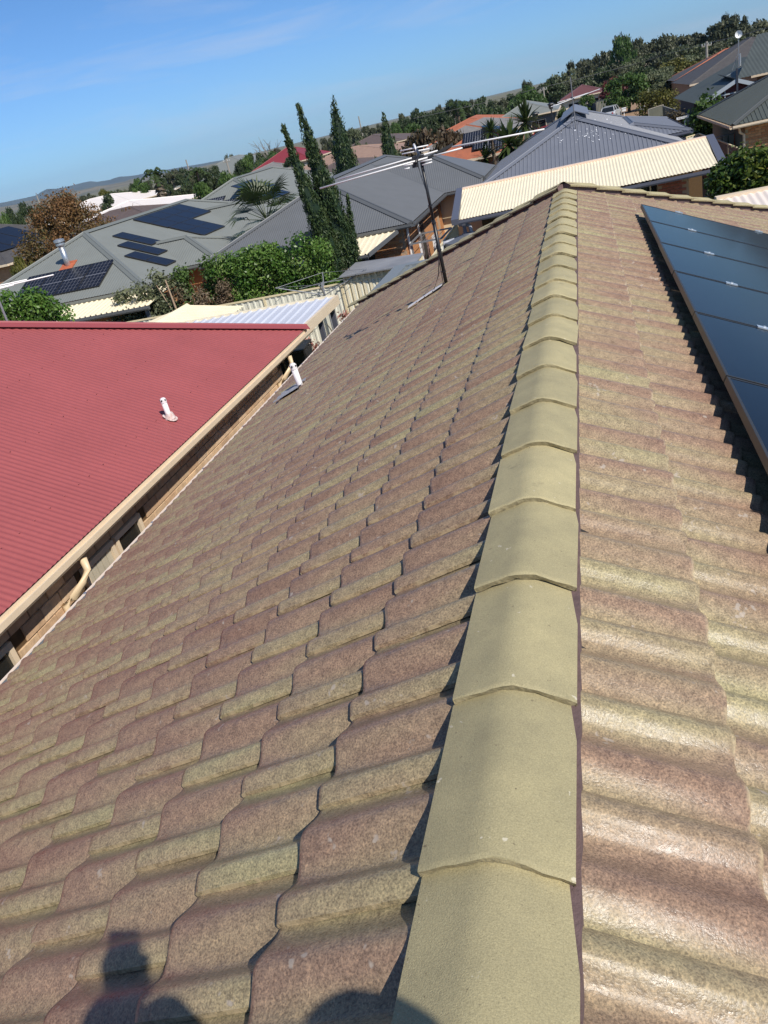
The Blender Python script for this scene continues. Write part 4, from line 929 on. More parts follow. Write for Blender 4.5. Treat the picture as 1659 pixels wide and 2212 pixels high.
fence((fj0[0], fj0[1], 0), (fj1[0], fj1[1], 0), 1.9, 'short cream metal fence behind the end of the cream patio roof', m_fcream, m_fpost)
fence((fj1[0], fj1[1], 0), (fj2[0], fj2[1], 0), 1.9, 'cream topped fence return in shade beside the cream patio', m_fgrey, m_fpost)
fe = [atz('E', *q, 1.8) for q in ((165, 1045), (350, 985), (550, 960))]
fence((fe[0][0], fe[0][1], 0), (fe[1][0], fe[1][1], 0), 1.8, 'olive street fence beside the white letterbox', m_folive, m_fgp)
fence((6.9, 56., 0), (6.75, 74.5, 0), 1.8, 'dark olive fence in shade behind the street sign', m_folive, m_fgp)
fd = [atz('D', *q, 1.8) for q in ((970, 190), (1235, 150), (1420, 110))]
fence((fd[0][0], fd[0][1], 0), (fd[1][0], fd[1][1], 0), 1.8, 'far grey fence across the street beyond the blue roof', mat('slate_fence', (.10, .105, .12), .6), m_fgp)
fence((fd[1][0], fd[1][1], 0), (fd[2][0], fd[2][1], 0), 2.0, 'far pale fence with dark boards left of the red leaved tree', mat('pale_board', (.5, .46, .34), .6), m_folive)

# shed with the flat grey roof
s_ = [atz('9', *q, 1.98) for q in ((85, 225), (240, 90), (870, 0), (790, 105))]
shed = thing('garden_shed', ((s_[0][0]+s_[3][0])/2, s_[0][1]+.8, 0), 'low garden shed with flat grey roof behind the cream fence', 'shed')
M().slab([s_[0], s_[3], s_[2], s_[1]], (0, 0, .035)).make('roof', mat('grey_shed_roof', (.30, .30, .31), .55, col2=(.17, .175, .19), vs=1.1), shed)
M().box(s_[0][0]+.08, s_[3][0]-.05, s_[0][1]+.12, s_[2][1]-.05, 0, 1.97).make('wall', m_fpost, shed)
for i in range(12): x = s_[0][0]+.1+i*(s_[3][0]-s_[0][0]-.2)/11; M().box(x-.03, x+.03, s_[0][1]+.09, s_[0][1]+.12, 0, 1.97).make('stud', m_cream, shed)
# cream gabled shed
cs = thing('garden_shed', (-11.5, 19.4, 0), 'cream gabled garden shed roof just above the red ridge', 'shed')
rf, rn = atz('1', 1210, 1170, 2.1), atz('1', 1040, 1285, 2.1)
rx = (rf[0]+rn[0])/2
corr([(rx, 17.2, 2.1), (rx, rf[1], 2.1), (rx-2.7, rf[1], 1.62), (rx-2.7, 17.2, 1.62)], (0, 1, 0), (1, 0, .18), .16, .012, 'roof_sheeting', m_cream, cs, trap=True)
corr([(rx, 17.2, 2.1), (rx, rf[1], 2.1), (rx+1.7, rf[1], 1.80), (rx+1.7, 17.2, 1.80)], (0, 1, 0), (-1, 0, .18), .16, .02, 'roof_sheeting', m_cream, cs, trap=True)
capstrip((rx, 17.2, 2.12), (rx, rf[1], 2.12), .10, m_cream, cs)
M().box(rx-2.6, rx+1.6, 17.3, rf[1]-.1, 0, 1.62).make('wall', m_fcream, cs)
# white carport
cp_ = thing('carport', (-8, 15.8, 0), 'white ribbed carport roof with cream fascia behind the red roof', 'carport')
corr([(-11.8, 14.66, 2.22), (-5.42, 14.66, 2.22), (-5.42, 17.0, 2.32), (-11.8, 17.0, 2.32)], (1, 0, 0), (0, 1, .04), .24, .028, 'roof_sheeting', mat('zinc_white', (.55, .57, .64), .42, var=.05, vs=1.), cp_, trap=True)
M().box(-5.41, -5.34, 14.5, 17.06, 2.14, 2.34).make('fascia', m_creamlt, cp_); M().box(-11.8, -5.42, 17.0, 17.06, 2.18, 2.36).make('fascia', m_cream, cp_)
for x, y in ((-5.5, 16.85), (-5.5, 15.9), (-8.5, 16.85)): M().box(x-.05, x+.05, y-.05, y+.05, 0, 2.2).make('post', m_bluetrim, cp_)
# grey verandah attached to the far eave of the tiled house
vq = [atz('9', *q, 2.35) for q in ((515, 170), (480, 400))]
vr_ = thing('verandah_roof', (-2.5, 16.6, 0), 'slate grey ribbed verandah roof just beyond the left tiled hip', 'verandah')
vx, vy1, vy0 = (vq[0][0]+vq[1][0])/2, vq[0][1], vq[1][1]
corr([(vx+.3, vy0+.05, 2.30), (2., vy0+.05, 2.30), (2., vy1-.25, 2.42), (vx+.3, vy1-.25, 2.42)], (1, 0, 0), (0, 1, .05), .17, .03, 'roof_sheeting', mat('slate_verandah', (.17, .19, .20), .5), vr_, trap=True)
M().box(vx, vx+.32, vy0, vy1, 2.36, 2.46).box(vx+.32, 2., vy1-.28, vy1, 2.40, 2.47).make('flashing', mat('slate_flash', (.19, .21, .22), .5), vr_)
for x in (vx+.1, -1., 1.5): M().box(x, x+.09, vy1-.15, vy1-.06, 0, 2.4).make('post', m_bluetrim, vr_)
# rainwater tank
tk = atz(7, 1090, 1390, 1.85); m_tank = mat('grey_tank', (.115, .125, .15), .5, var=.08, vs=3.); R0 = .78
tank = thing('rainwater_tank', (tk[0], tk[1], 0), 'round slate grey rainwater tank with bent filler pipes', 'water tank')
M().tube([(tk[0], tk[1], 0), (tk[0], tk[1], 1.72)], R0, 28).make('body', m_tank, tank, smooth=False)
M().tube([(tk[0], tk[1], 1.72), (tk[0], tk[1], 1.78), (tk[0], tk[1], 1.90), (tk[0], tk[1], 1.93)], [R0*1.02, R0, .22, .2], 28).make('lid', m_tank, tank)
m_pipe = mat('grey_pipe', (.30, .32, .37), .45)
def pth(*pts): return [np.array((tk[0]+a, tk[1]+b, c)) for a, b, c in pts]
M().tube(pth((-.3, .5, 2.25), (-.28, .3, 2.18), (.05, .05, 2.15), (.09, 0, 2.1), (.1, 0, 1.9)), .055, 8).make('inlet_pipe', m_pipe, tank, smooth=True)
M().tube(pth((-.45, -.1, 1.82), (-.78, -.2, 1.78), (-.86, -.25, 1.70), (-.86, -.25, .3)), .06, 8).make('overflow_pipe', m_pipe, tank, smooth=True)
for k in range(4): M().tube([(tk[0], tk[1], .3+k*.38), (tk[0], tk[1], .34+k*.38)], R0*1.012, 28).make('band', m_tank, tank)
# folding clothesline and washing at the charcoal house
cl = thing('clothesline', (-4.95, 27.4, 0), 'grey folding clothesline with washing beside the orange brick wall', 'clothesline'); m_galv = mat('dull_galv', (.30, .31, .33), .5, metal=.4)
f_ = M(); f_.bar((-5.6, 26.6, 1.75), (-4.5, 26.6, 1.75), .05, .05).bar((-5.6, 28.6, 1.75), (-4.45, 28.6, 1.75), .05, .05).bar((-4.5, 26.6, 1.75), (-4.45, 28.6, 1.75), .05, .05).bar((-5.6, 26.6, 1.75), (-5.6, 28.6, 1.75), .05, .05)
f_.make('frame', m_galv, cl)
for k in range(4): M().bar((-5.35+k*.22, 26.6, 1.76), (-5.35+k*.22, 28.6, 1.76), .012, .012).make('line', m_galv, cl)
for y in (26.7, 28.5): M().bar((-5.55, y, 0), (-5.55, y, 1.75), .05, .05, (1, 0, 0)).make('post', m_galv, cl)
def cloth(x, y0, y1, z1, z0, col, lbl, seed):
    r = random.Random(seed); m_ = M(); vs = []; nn_ = 8
    for i in range(nn_+1):
        for j in range(5):
            y = y0+(y1-y0)*i/nn_; z = z1+(z0-z1)*j/4; vs.append((x+.03*sin(i*1.9+seed)*(j/4+.2), y+.02*sin(j+i), z+r.uniform(-.02, .02)))
    fs = [(i*5+j, (i+1)*5+j, (i+1)*5+j+1, i*5+j+1) for i in range(nn_) for j in range(4)]
    m_.add(vs, fs); b_ = m_.make('hanging_cloth', mat('cloth_%d' % seed, col, .85), None, True, org=(x, (y0+y1)/2, z0)); props(b_, lbl, 'washing')
cloth(-5.32, 26.75, 27.15, 1.74, .75, (.72, .71, .72), 'white towel hanging at the near end of the clothesline', 1)
cloth(-5.1, 26.95, 27.35, 1.74, .95, (.20, .13, .12), 'dark brown garment hanging on the clothesline', 2)
cloth(-4.85, 27.0, 27.5, 1.74, 1.05, (.62, .63, .70), 'pale grey cloth hanging on the front clothesline wire', 3)
cloth(-5.0, 27.6, 28.2, 1.74, .70, (.78, .74, .72), 'long white sheet hanging against the orange brick wall', 4)
# rotary clothes hoist by the fence
ht = atz('8', 885, 45, 1.95)
hh = thing('rotary_clothes_hoist', (ht[0], ht[1], 0), 'grey rotary clothes hoist with folded arms in front of the cream fence', 'clothes hoist')
hc = np.array((ht[0], ht[1], 1.95)); M().tube([(ht[0], ht[1], 0), hc], .03, 8).make('pole', m_galv, hh)
for an in (.2, 1.75, 3.3, 4.9):
    e_ = hc+np.array((cos(an)*1.35, sin(an)*1.0, .12)); M().tube([hc-np.array((0, 0, .35)), e_], .016, 6).make('arm', m_galv, hh); M().tube([hc, hc+(e_-hc)*.5-np.array((0, 0, .10))], .010, 6).make('strut', m_galv, hh)
hoe = [hc+np.array((cos(an)*1.3, sin(an)*.96, .12)) for an in (.2, 1.75, 3.3, 4.9)]
for k in range(4): M().tube([hoe[k], hoe[(k+1) % 4]], .006, 5).make('wire', m_galv, hh)
# wheelie bins by the side passage
m_bin = mat('bin_black', (.025, .027, .03), .5)
def bin_(x, y, lbl):
    t = thing('wheelie_bin', (x, y, 0), lbl, 'bin')
    b_ = M(); b_.add([(x-.24, y-.26, .12), (x+.24, y-.26, .12), (x+.24, y+.26, .12), (x-.24, y+.26, .12), (x-.29, y-.34, .98), (x+.29, y-.34, .98), (x+.29, y+.34, .98), (x-.29, y+.34, .98)], [(0, 3, 2, 1), (4, 5, 6, 7), (0, 1, 5, 4), (1, 2, 6, 5), (2, 3, 7, 6), (3, 0, 4, 7)]); b_.make('body', m_bin, t)
    M().slab([(x-.31, y-.38, 1.0), (x+.31, y-.38, 1.0), (x+.31, y+.36, 1.06), (x-.31, y+.36, 1.06)], (0, 0, .04)).make('lid', m_bin, t)
    M().tube([(x-.28, y+.42, 1.0), (x+.28, y+.42, 1.0)], .02, 8).make('handle', m_bin, t)
    for sg in (-1, 1): M().tube([(x+sg*.24, y+.28, .12), (x+sg*.30, y+.28, .12)], .12, 12).make('wheel', m_bin, t)
bq = atz('8', 610, 1100, .6); bin_(bq[0], bq[1], 'black wheelie bin standing by the corner of the red roofed house'); bin_(bq[0]-.75, bq[1]+.35, 'dark wheelie bin half hidden under the red roof eave')

# lawn, garden bed, side passage, street
m_lawn = mat('lawn', (.07, .12, .03), .95, col2=(.15, .14, .05), vs=1.2, bump=.02, bs=60., fine=.3, fs=40.)
props(M().poly([(-12, 12.2, .004), (4., 12.2, .004), (4., 20.6, .004), (-12, 20.6, .004)]).make('lawn', m_lawn), kind='structure')
props(M().poly([(-12, 20.6, .008), (4., 20.6, .008), (4., 21.36, .008), (-12, 21.36, .008)]).make('garden_bed', mat('bark_soil', (.13, .07, .045), .95, var=.4, vs=12., bump=.03, bs=25.)), kind='structure')
props(M().poly([(-5.4, -3, .012), (-3.7, -3, .012), (-3.7, 12.1, .012), (-5.4, 12.1, .012)]).make('side_path', mat('path_concrete', (.62, .57, .50), .9, var=.15, vs=3.)), kind='structure')  # unseen pale path, added to bounce light up onto the tan brick wall
props(M().poly([(-1.2, 58, .004), (4.8, 58, .004), (4.8, 190, .004), (-1.2, 190, .004)]).make('road', mat('asphalt', (.06, .06, .06), .9, var=.2, vs=2.)), kind='structure')
for x in (-1.35, 4.8): props(M().box(x, x+.15, 58, 190, 0, .12).make('kerb', mat('kerb_concrete', (.42, .40, .37), .9)), kind='structure')
props(M().poly([(4.95, 58, .02), (9.2, 58, .02), (9.2, 190, .02), (4.95, 190, .02)]).make('verge', mat('dry_verge', (.30, .19, .11), .95, var=.3, vs=1.2)), kind='structure')

# street sign
sg_ = atz('J', 1100, 560, .9); sd_ = float(np.hypot(sg_[0]-CAM[0], sg_[1]-CAM[1]))
sq = [atd('J', *q, sd_) for q in ((905, 205), (1215, 100), (1190, 165), (935, 245))]; 
sign = thing('street_sign', (sg_[0], sg_[1], 0), 'white street name blade reading KALYVAS ST on a thin pole', 'street sign')
zt = (sq[0][2]+sq[3][2]+sq[1][2]+sq[2][2])/4; xw = (sq[1][0]-sq[0][0])/2; xc = (sq[1][0]+sq[0][0])/2; hgt = abs(sq[0][2]-sq[3][2])*1.1
yc = sg_[1]
M().tube([(sg_[0], yc, 0), (sg_[0], yc, zt-hgt*.4)], .045, 8).make('pole', mat('sign_pole', (.52, .53, .56), .4), sign)
bl = M().box(xc-xw, xc+xw, yc-.015, yc+.015, zt-hgt/2, zt+hgt/2).make('blade', mat('sign_white', (.82, .82, .82), .4), sign)
tcu = bpy.data.curves.new('lettering', 'FONT'); tcu.body = 'KALYVAS ST'; tcu.align_x = 'CENTER'; tcu.align_y = 'CENTER'; tcu.size = 1.; tcu.extrude = .002
to = bpy.data.objects.new('tmp', tcu); COL.objects.link(to); bpy.context.view_layer.update()
tm = bpy.data.meshes.new_from_object(to.evaluated_get(bpy.context.evaluated_depsgraph_get())); bpy.data.objects.remove(to)
tv = np.array([v.co for v in tm.vertices]); wid = tv[:, 0].max()-tv[:, 0].min(); hei = tv[:, 1].max()-tv[:, 1].min()
for v in tm.vertices: v.co = Vector(((v.co.x)/wid*xw*1.6+xc-sg_[0], -.019, (v.co.y)/hei*hgt*.62+zt))
tm.materials.append(mat('sign_black', (.01, .01, .012), .5)); lo = bpy.data.objects.new('lettering', tm); COL.objects.link(lo); lo.parent = bl

# ------------------------------------------------------------------ farther houses
def tiled(name, c, c2, sc=3.): return mat(name, c, .75, col2=c2, vs=sc, bump=.03, bs=5.)
def plain_house(name, x0, x1, y0, y1, ze, pd, rm, wm, label, axis='y', gable=False, capm=None, wins='SE'):
    t = thing(name, ((x0+x1)/2, (y0+y1)/2, 0), label, 'house'); tn = tan(radians(pd))
    axis = 'y' if (y1-y0) >= (x1-x0) else 'x'
    if axis == 'y': h = (x1-x0)/2; a = np.array(((x0+x1)/2, y0+(0 if gable else h), ze+h*tn)); b = np.array(((x0+x1)/2, y1-(0 if gable else h), ze+h*tn))
    else: h = (y1-y0)/2; a = np.array((x0+(0 if gable else h), (y0+y1)/2, ze+h*tn)); b = np.array((x1-(0 if gable else h), (y0+y1)/2, ze+h*tn))
    sw, se, ne, nw = [np.array(q, float) for q in ((x0, y0, ze), (x1, y0, ze), (x1, y1, ze), (x0, y1, ze))]
    r = M()
    if axis == 'y': r.poly([sw, se, a]).poly([se, ne, b, a]).poly([ne, nw, b]).poly([nw, sw, a, b]); hips = [(sw, a), (se, a), (ne, b), (nw, b)]
    else: r.poly([sw, se, b, a]).poly([se, ne, b]).poly([ne, nw, a, b]).poly([nw, sw, a]); hips = [(sw, a), (se, b), (ne, b), (nw, a)]
    ro = r.make('roof', rm, t); cm = capm or rm
    capstrip(a, b, .16, cm, ro, 'ridge_cap', h=.06)
    for p, q in hips: capstrip(p, q, .14, cm, ro, 'hip_cap', h=.05)
    M().box(x0+.5, x1-.5, y0+.5, y1-.5, 0, ze-.02).make('wall', wm, t)
    M().box(x0, x1, y0-.08, y0, ze-.14, ze).box(x1, x1+.08, y0, y1, ze-.14, ze).make('gutter', m_creamlt, t)
    if 'S' in wins:
        for i in range(2): window(t, (x0+(x1-x0)*(.3+.4*i), y0+.48, 1.4), (1, 0, 0), (0, -1, 0), 1.6, 1.2, m_creamlt, m_glass)
    if 'E' in wins:
        for i in range(2): window(t, (x1-.48, y0+(y1-y0)*(.3+.4*i), 1.4), (0, 1, 0), (1, 0, 0), 1.6, 1.2, m_creamlt, m_glass)
    return t, a, b
m_tbrown = tiled('brown_tiles', (.13, .095, .085), (.09, .065, .06)); m_tgrey = tiled('weathered_grey_tiles', (.24, .225, .21), (.17, .16, .155)); m_torange = tiled('terracotta_tiles', (.42, .13, .06), (.30, .10, .055))
m_tdark = tiled('dark_tiles', (.085, .08, .078), (.06, .055, .055)); m_white = mat('white_roof', (.82, .74, .68), .5, var=.05, vs=.6); m_offw = mat('offwhite_roof', (.80, .72, .62), .5)
m_pink = tiled('pinkish_tiles', (.34, .22, .16), (.27, .17, .13)); m_cwall = mat('render_cream', (.70, .60, .44), .85); m_bwall = mat('brick_far', (.40, .22, .12), .9, var=.15, vs=4.); m_wwall = mat('render_white', (.74, .70, .64), .85)
plain_house('brick_house', -53., -38.2, 47.8, 62., 2.5, 22, m_tdark, m_bwall, 'tan brick house at the left edge with dark roof and solar panels')
for i in range(3):
    tE = tan(radians(22)); pv_panel((-43.2, 49.3+i*2.2, 2.62+(43.2-38.2)*tE), (0, 1, 0), np.array((cos(radians(22)), 0, -sin(radians(22)))), np.array((sin(radians(22)), 0, cos(radians(22)))), 2.1, 3.6, ['near', 'middle', 'far'][i]+' solar panel on the dark roof at the left edge', 'panels on the left edge house')
plain_house('white_roof_house', -55., -42., 77., 90., 2.6, 11, m_white, m_wwall, 'house with wide bright white roof left of centre')
plain_house('white_roof_house', -99., -76., 132., 150., 2.6, 12, m_white, m_cwall, 'farther house with bright white roof beyond the autumn tree')
plain_house('white_roof_house', -88., -70., 88., 102., 2.6, 16, m_offw, m_bwall, 'low off white roofed house at the left behind the autumn tree')
plain_house('brown_roof_house', -43., -31., 57., 67., 2.6, 14, m_tbrown, m_bwall, 'brown tiled roof between the autumn tree and the olive house')
plain_house('grey_roof_house', -46., -35., 104., 118., 2.6, 13, m_tgrey, m_wwall, 'grey roofed house in front of the far red roof')
plain_house('grey_roof_house', -82., -62., 160., 185., 2.6, 18, m_olive, m_wwall, 'distant grey roofed house among the left hand trees')
re_ = [atd('C', *q, 118.) for q in ((1210, 225), (1640, 150), (1370, 110))]
plain_house('red_roof_house', re_[0][0], re_[1][0]+4, re_[0][1]-1., re_[0][1]+9, re_[0][2], 24, mat('far_red_sheet', (.23, .032, .04), .5), mat('far_cream_wall', (.78, .68, .48), .8), 'distant cream walled house with crimson metal roof', axis='x')
plain_house('brown_roof_house', -22.5, -13.4, 57., 70., 2.5, 13, m_tbrown, m_bwall, 'dark brown roof between the two slender cypress trees')
plain_house('tan_roof_house', -30., -16., 80., 92., 2.6, 12, m_pink, m_bwall, 'tan roofed house behind the slender cypress trees')
plain_house('tan_roof_house', -36., -24., 120., 134., 2.6, 14, m_tbrown, m_bwall, 'farther brown tiled house below the gum trees')
h_, a_, b_ = plain_house('grey_tile_house', -13.4, -5.1, 70., 92., 2.6, 16, m_tgrey, m_bwall, 'weathered grey tiled roof with terracotta ridges and solar panels', capm=m_torange)
for i in range(3):
    q = on('F', 530+i*110, 690+i*22, np.array((sin(radians(16)), 0, cos(radians(16)))), (-5.1, 0, 2.75)); pv_panel(q, (0, 1, 0), np.array((cos(radians(16)), 0, -sin(radians(16)))), np.array((sin(radians(16)), 0, cos(radians(16)))), 3.0, 1.7, ['left', 'middle', 'right'][i]+' dark solar panel on the weathered grey tiled roof', 'panels on the grey tiled roof')
plain_house('terracotta_roof_house', -8.9, -4.3, 48.6, 58., 2.6, 22, m_torange, mat('red_brick_far', (.36, .12, .07), .9, var=.2, vs=5.), 'terracotta tiled house with blue solar panels behind the antenna rods')
for i in range(3):
    q = on('F', 345+i*110, 765+i*28, np.array((0, -sin(radians(22)), cos(radians(22)))), (0, 48.6, 2.75)); pv_panel(q, (1, 0, 0), np.array((0, -cos(radians(22)), -sin(radians(22)))), np.array((0, -sin(radians(22)), cos(radians(22)))), 1.2, 1.7, ['left', 'middle', 'right'][i]+' blue grey solar panel on the terracotta roof', 'panels on the terracotta roof', grid=(8, 1, m_gridw))
plain_house('grey_roof_house', -9.5, -2.0, 97., 110., 2.6, 21, m_olive, mat('charcoal_wall', (.12, .12, .12), .8), 'grey roofed house with dark garage behind the parked cars', axis='x')
plain_house('maroon_roof_house', -2.5, 4.2, 130., 143., 2.6, 22, mat('maroon_sheet', (.13, .05, .05), .6), m_cwall, 'far house with maroon and grey roof below the gum trees', axis='x')
plain_house('terracotta_roof_house', -17., -9., 104., 120., 2.6, 14, m_torange, m_bwall, 'farther terracotta roof beyond the grey tiled house')
plain_house('dark_tile_house', 9.7, 22., 82., 97., 2.6, 22, m_tdark, m_bwall, 'dark tiled house above the yellow green hedge on the right', axis='x')
plain_house('dark_tile_house', 10.4, 24., 101., 113., 2.6, 17, m_tdark, m_bwall, 'far dark tiled house with terracotta ridge tiles on the right', axis='x', capm=m_torange)
plain_house('dark_tile_house', 12.5, 30., 69.5, 80., 2.7, 24, m_tbrown, m_bwall, 'brown tiled roof behind the big gabled house', axis='x')
plain_house('grey_roof_house', 26., 42., 92., 104., 2.8, 22, m_olive, m_wwall, 'pale grey roof at the far right edge below the trees', axis='x')

# ------------------------------------------------------------------ cars
def car(x, y, rz, body, lbl, L=4.3, Wd=1.75):
    t = thing('parked_car', (x, y, 0), lbl, 'car', 'cars parked in the street'); ct, st_ = cos(rz), sin(rz)
    def w(a, b, c): return (x+a*ct-b*st_, y+a*st_+b*ct, c)
    pro = [(-2.15, .35), (-2.15, .75), (-2.05, .92), (-1.75, .98), (-1.2, 1.02), (1.2, .98), (1.75, .90), (2.1, .74), (2.16, .45), (2.1, .30), (1.75, .24), (-1.8, .24)]
    sections = [(-.86, .92), (-.80, 1.), (.80, 1.), (.86, .92)]; n = len(pro)
    vs = [w(px*(1 if abs(yy) < .82 else .985), yy, .24+(pz-.24)*f_) for yy, f_ in sections for px, pz in pro]
    fs = [(i*n+k, i*n+(k+1) % n, (i+1)*n+(k+1) % n, (i+1)*n+k) for i in range(3) for k in range(n)]+[tuple(range(n)), tuple(range(3*n, 4*n))[::-1]]
    M().add(vs, fs).make('body', body, t, smooth=False)
    cab = [(-1.85, .98), (-1.35, 1.42), (-.9, 1.48), (.25, 1.48), (.55, 1.42), (1.2, .98)]; n = len(cab)
    vs = [w(px, yy*(1 if pz < 1.2 else .82), pz) for yy in (-.78, .78) for px, pz in cab]
    M().add(vs, [(k, (k+1) % n, n+(k+1) % n, n+k) for k in range(n)]+[tuple(range(n)), tuple(range(n, 2*n))[::-1]]).make('glasshouse', m_glass, t)
    rf_ = M(); rf_.slab([w(-1.38, -.64, 1.43), w(.5, -.64, 1.45), w(.5, .64, 1.45), w(-1.38, .64, 1.43)], (0, 0, .05))
    for yy in (-.72, .72):
        for (p, q) in (((-1.85, .98), (-1.38, 1.42)), ((1.2, .98), (.55, 1.42)), ((-.35, .98), (-.4, 1.45))): rf_.bar(w(p[0], yy*1.06, p[1]), w(q[0], yy*.9, q[1]), .07, .07)
    rf_.make('roof', body, t)
    for px in (-1.35, 1.35):
        for yy in (-.82, .82):
            wh = M().tube([w(px, yy-.1, .31), w(px, yy+.1, .31)], .31, 16).make('wheel', mat('tyre', (.02, .02, .02), .8), t)
            M().tube([w(px, yy-.11, .31), w(px, yy+.11, .31)], .19, 12).make('rim', m_rail, wh)
    for yy in (-.6, .6): M().ob(w(2.08, yy, .68), (.06, 0, 0), (0, .16, 0), (0, 0, .07)).make('headlight', m_boat, t); M().ob(w(-2.12, yy, .78), (.05, 0, 0), (0, .13, 0), (0, 0, .1)).make('tail_light', mat('tail_red', (.4, .02, .02), .3), t)
cw = atd('F', 1190, 660, 108.); car(cw[0], cw[1], 1.15, mat('white_paint', (.8, .8, .8), .25, coat=.5), 'white hatchback parked behind the red car in the street')
cr_ = atd('F', 1275, 700, 92.); car(cr_[0], cr_[1], 1.05, mat('red_paint', (.42, .012, .02), .25, coat=.5), 'red hatchback parked beyond the blue grey roof')
cd = atd('D', 1395, 262, 105.); car(cd[0], cd[1], 1.35, mat('silver_paint', (.5, .52, .55), .3, coat=.5), 'silver car at the kerb just above the blue grey roof')

# lamps, poles, letterboxes
def lamp(k, x, y, dist, lbl):
    p = atd(k, x, y, dist); t = thing('street_lamp', (p[0], p[1], 0), lbl, 'street lamp', 'black street lamps'); z = max(2.5, p[2])
    M().tube([(p[0], p[1], 0), (p[0], p[1], .8), (p[0], p[1], z-.55)], [.11, .075, .055], 10).make('post', m_black, t)
    M().tube([(p[0], p[1], z-.55), (p[0], p[1], z-.5), (p[0], p[1], z-.15)], [.06, .16, .24], 8).make('lantern', mat('lantern_glass', (.05, .05, .05), .2), t)
    M().tube([(p[0], p[1], z-.15), (p[0], p[1], z-.08), (p[0], p[1], z)], [.33, .28, .05], 8).make('hood', m_black, t)
lamp('F', 750, 695, 46., 'nearest black street lamp beside the spiky yucca plants'); lamp('F', 1293, 425, 78., 'black street lamp standing above the red car'); lamp('F', 1122, 525, 66., 'black street lamp left of the white car'); lamp('D', 1318, 0, 118., 'far black street lamp among the trees') if False else None
m_pole = mat('stobie_pole', (.30, .27, .23), .85, var=.15, vs=3.)
def pole(k, x, y, dist, lbl, arms=True, r=.13):
    p = atd(k, x, y, dist); t = thing('power_pole', (p[0], p[1], 0), lbl, 'power pole', 'power poles'); z = p[2]
    M().tube([(p[0], p[1], 0), (p[0], p[1], z)], [r*1.3, r], 8).make('pole', m_pole, t)
    if arms:
        M().box(p[0]-.55, p[0]+.55, p[1]-.06, p[1]+.06, z-.5, z-.38).make('crossarm', m_pole, t)
        for k_ in (-.5, -.2, .2, .5): M().tube([(p[0]+k_, p[1], z-.36), (p[0]+k_, p[1], z-.16)], .05, 6).make('insulator', mat('insulator', (.6, .6, .58), .3), t)
    return p
p1 = pole('E', 893, 200, 112., 'timber power pole with transformer on the right above dark roofs')
M().tube([(p1[0]-.3, p1[1]-.1, p1[2]-2.6), (p1[0]-.3, p1[1]-.1, p1[2]-1.8)], .25, 10).make('transformer', mat('transformer_grey', (.5, .52, .55), .5), [o for o in bpy.data.objects if o.name == 'power_pole'][0])
p2 = pole('C', 872, 75, 130., 'pale power pole with crossarm left of the far red roof')
p3 = pole('F', 1213, 255, 150., 'power pole in front of the pale trunked gum tree'); p4 = pole('C', 397, 88, 210., 'dark leaning mast on the left skyline', False, .16); p5 = pole('I', 585, 298, 230., 'thin dark mast on the skyline between the cypress trees', False, .16)
pole('G', 398, 470, 230., 'short dark mast on the skyline at the left', False, .16)
def wire(pts, lbl, r=.028):
    m_ = M(); m_.tube(pts, r, 5); o = m_.make('power_line', mat('wire_dark', (.10, .10, .10), .6), None, False, org=pts[0]); props(o, lbl, 'power line', 'overhead power lines')
wire([atd('F', -200, 600, 135), atd('F', 500, 445, 138), atd('F', 1100, 285, 142), atd('F', 1659, 150, 146), atd('E', 0, 480, 150)], 'dark power line crossing low over the roofs in the middle')
wire([atd('E', 0, 482, 128), atd('E', 450, 345, 124), p1+np.array((0, 0, -.2)), atd('E', 1280, 135, 104), atd('E', 1800, -10, 96)], 'power line running to the right edge past the transformer pole')
def letterbox(k, x, y, dist, lbl):
    p = atd(k, x, y, dist); t = thing('letterbox', (p[0], p[1], 0), lbl, 'letterbox'); z = p[2]
    M().box(p[0]-.05, p[0]+.05, p[1]-.05, p[1]+.05, 0, z-.12).make('post', m_wwall, t); M().box(p[0]-.2, p[0]+.2, p[1]-.18, p[1]+.18, z-.15, z+.15).make('box', m_boat, t)
    M().slab([(p[0]-.24, p[1]-.22, z+.15), (p[0]+.24, p[1]-.22, z+.15), (p[0]+.24, p[1]+.22, z+.2), (p[0]-.24, p[1]+.22, z+.2)], (0, 0, .03)).make('lid', m_boat, t)
letterbox('E', 90, 1045, 84., 'white letterbox on a post at the edge of the dirt verge'); letterbox('D', 1540, 228, 104., 'white letterbox on the far verge under the green tree')
bw = on('E', 245, 1150, (0, 0, 1), (0, 0, .6)); ac = thing('meter_box', (bw[0], bw[1], 0), 'white garden meter box against the olive street fence', 'box')
M().box(bw[0]-.5, bw[0]+.4, bw[1], bw[1]+.4, 0, 1.0).make('cabinet', m_boat, ac); M().box(bw[0]-.42, bw[0]+.32, bw[1]-.02, bw[1], .1, .9).make('door', m_wwall, ac)
M().box(bw[0]-.56, bw[0]+.46, bw[1]-.05, bw[1]+.45, 1.0, 1.06).make('lid', m_boat, ac)
# satellite dish on a mast above the big gabled roof
ds = atd('E', 1290, 110, 62.); dish = thing('satellite_dish', (ds[0], ds[1], 3.6), 'small white satellite dish on a tall mast above the gabled roof', 'satellite dish')
M().tube([(ds[0], ds[1], 3.4), ds], .03, 6).tube([(ds[0]-.4, ds[1], 3.6), (ds[0], ds[1], ds[2]-1.0)], .018, 6).make('mast', m_galv, dish)
dd = M(); vs = []; 
for i in range(4):
    for k in range(14): r_ = .22*i/3; vs.append((ds[0]+r_*cos(2*pi*k/14), ds[1]-.1*(i/3)**2, ds[2]+r_*sin(2*pi*k/14)))
dd.add(vs, [(i*14+k, i*14+(k+1) % 14, (i+1)*14+(k+1) % 14, (i+1)*14+k) for i in range(3) for k in range(14)]); dd.make('reflector', m_boat, dish)
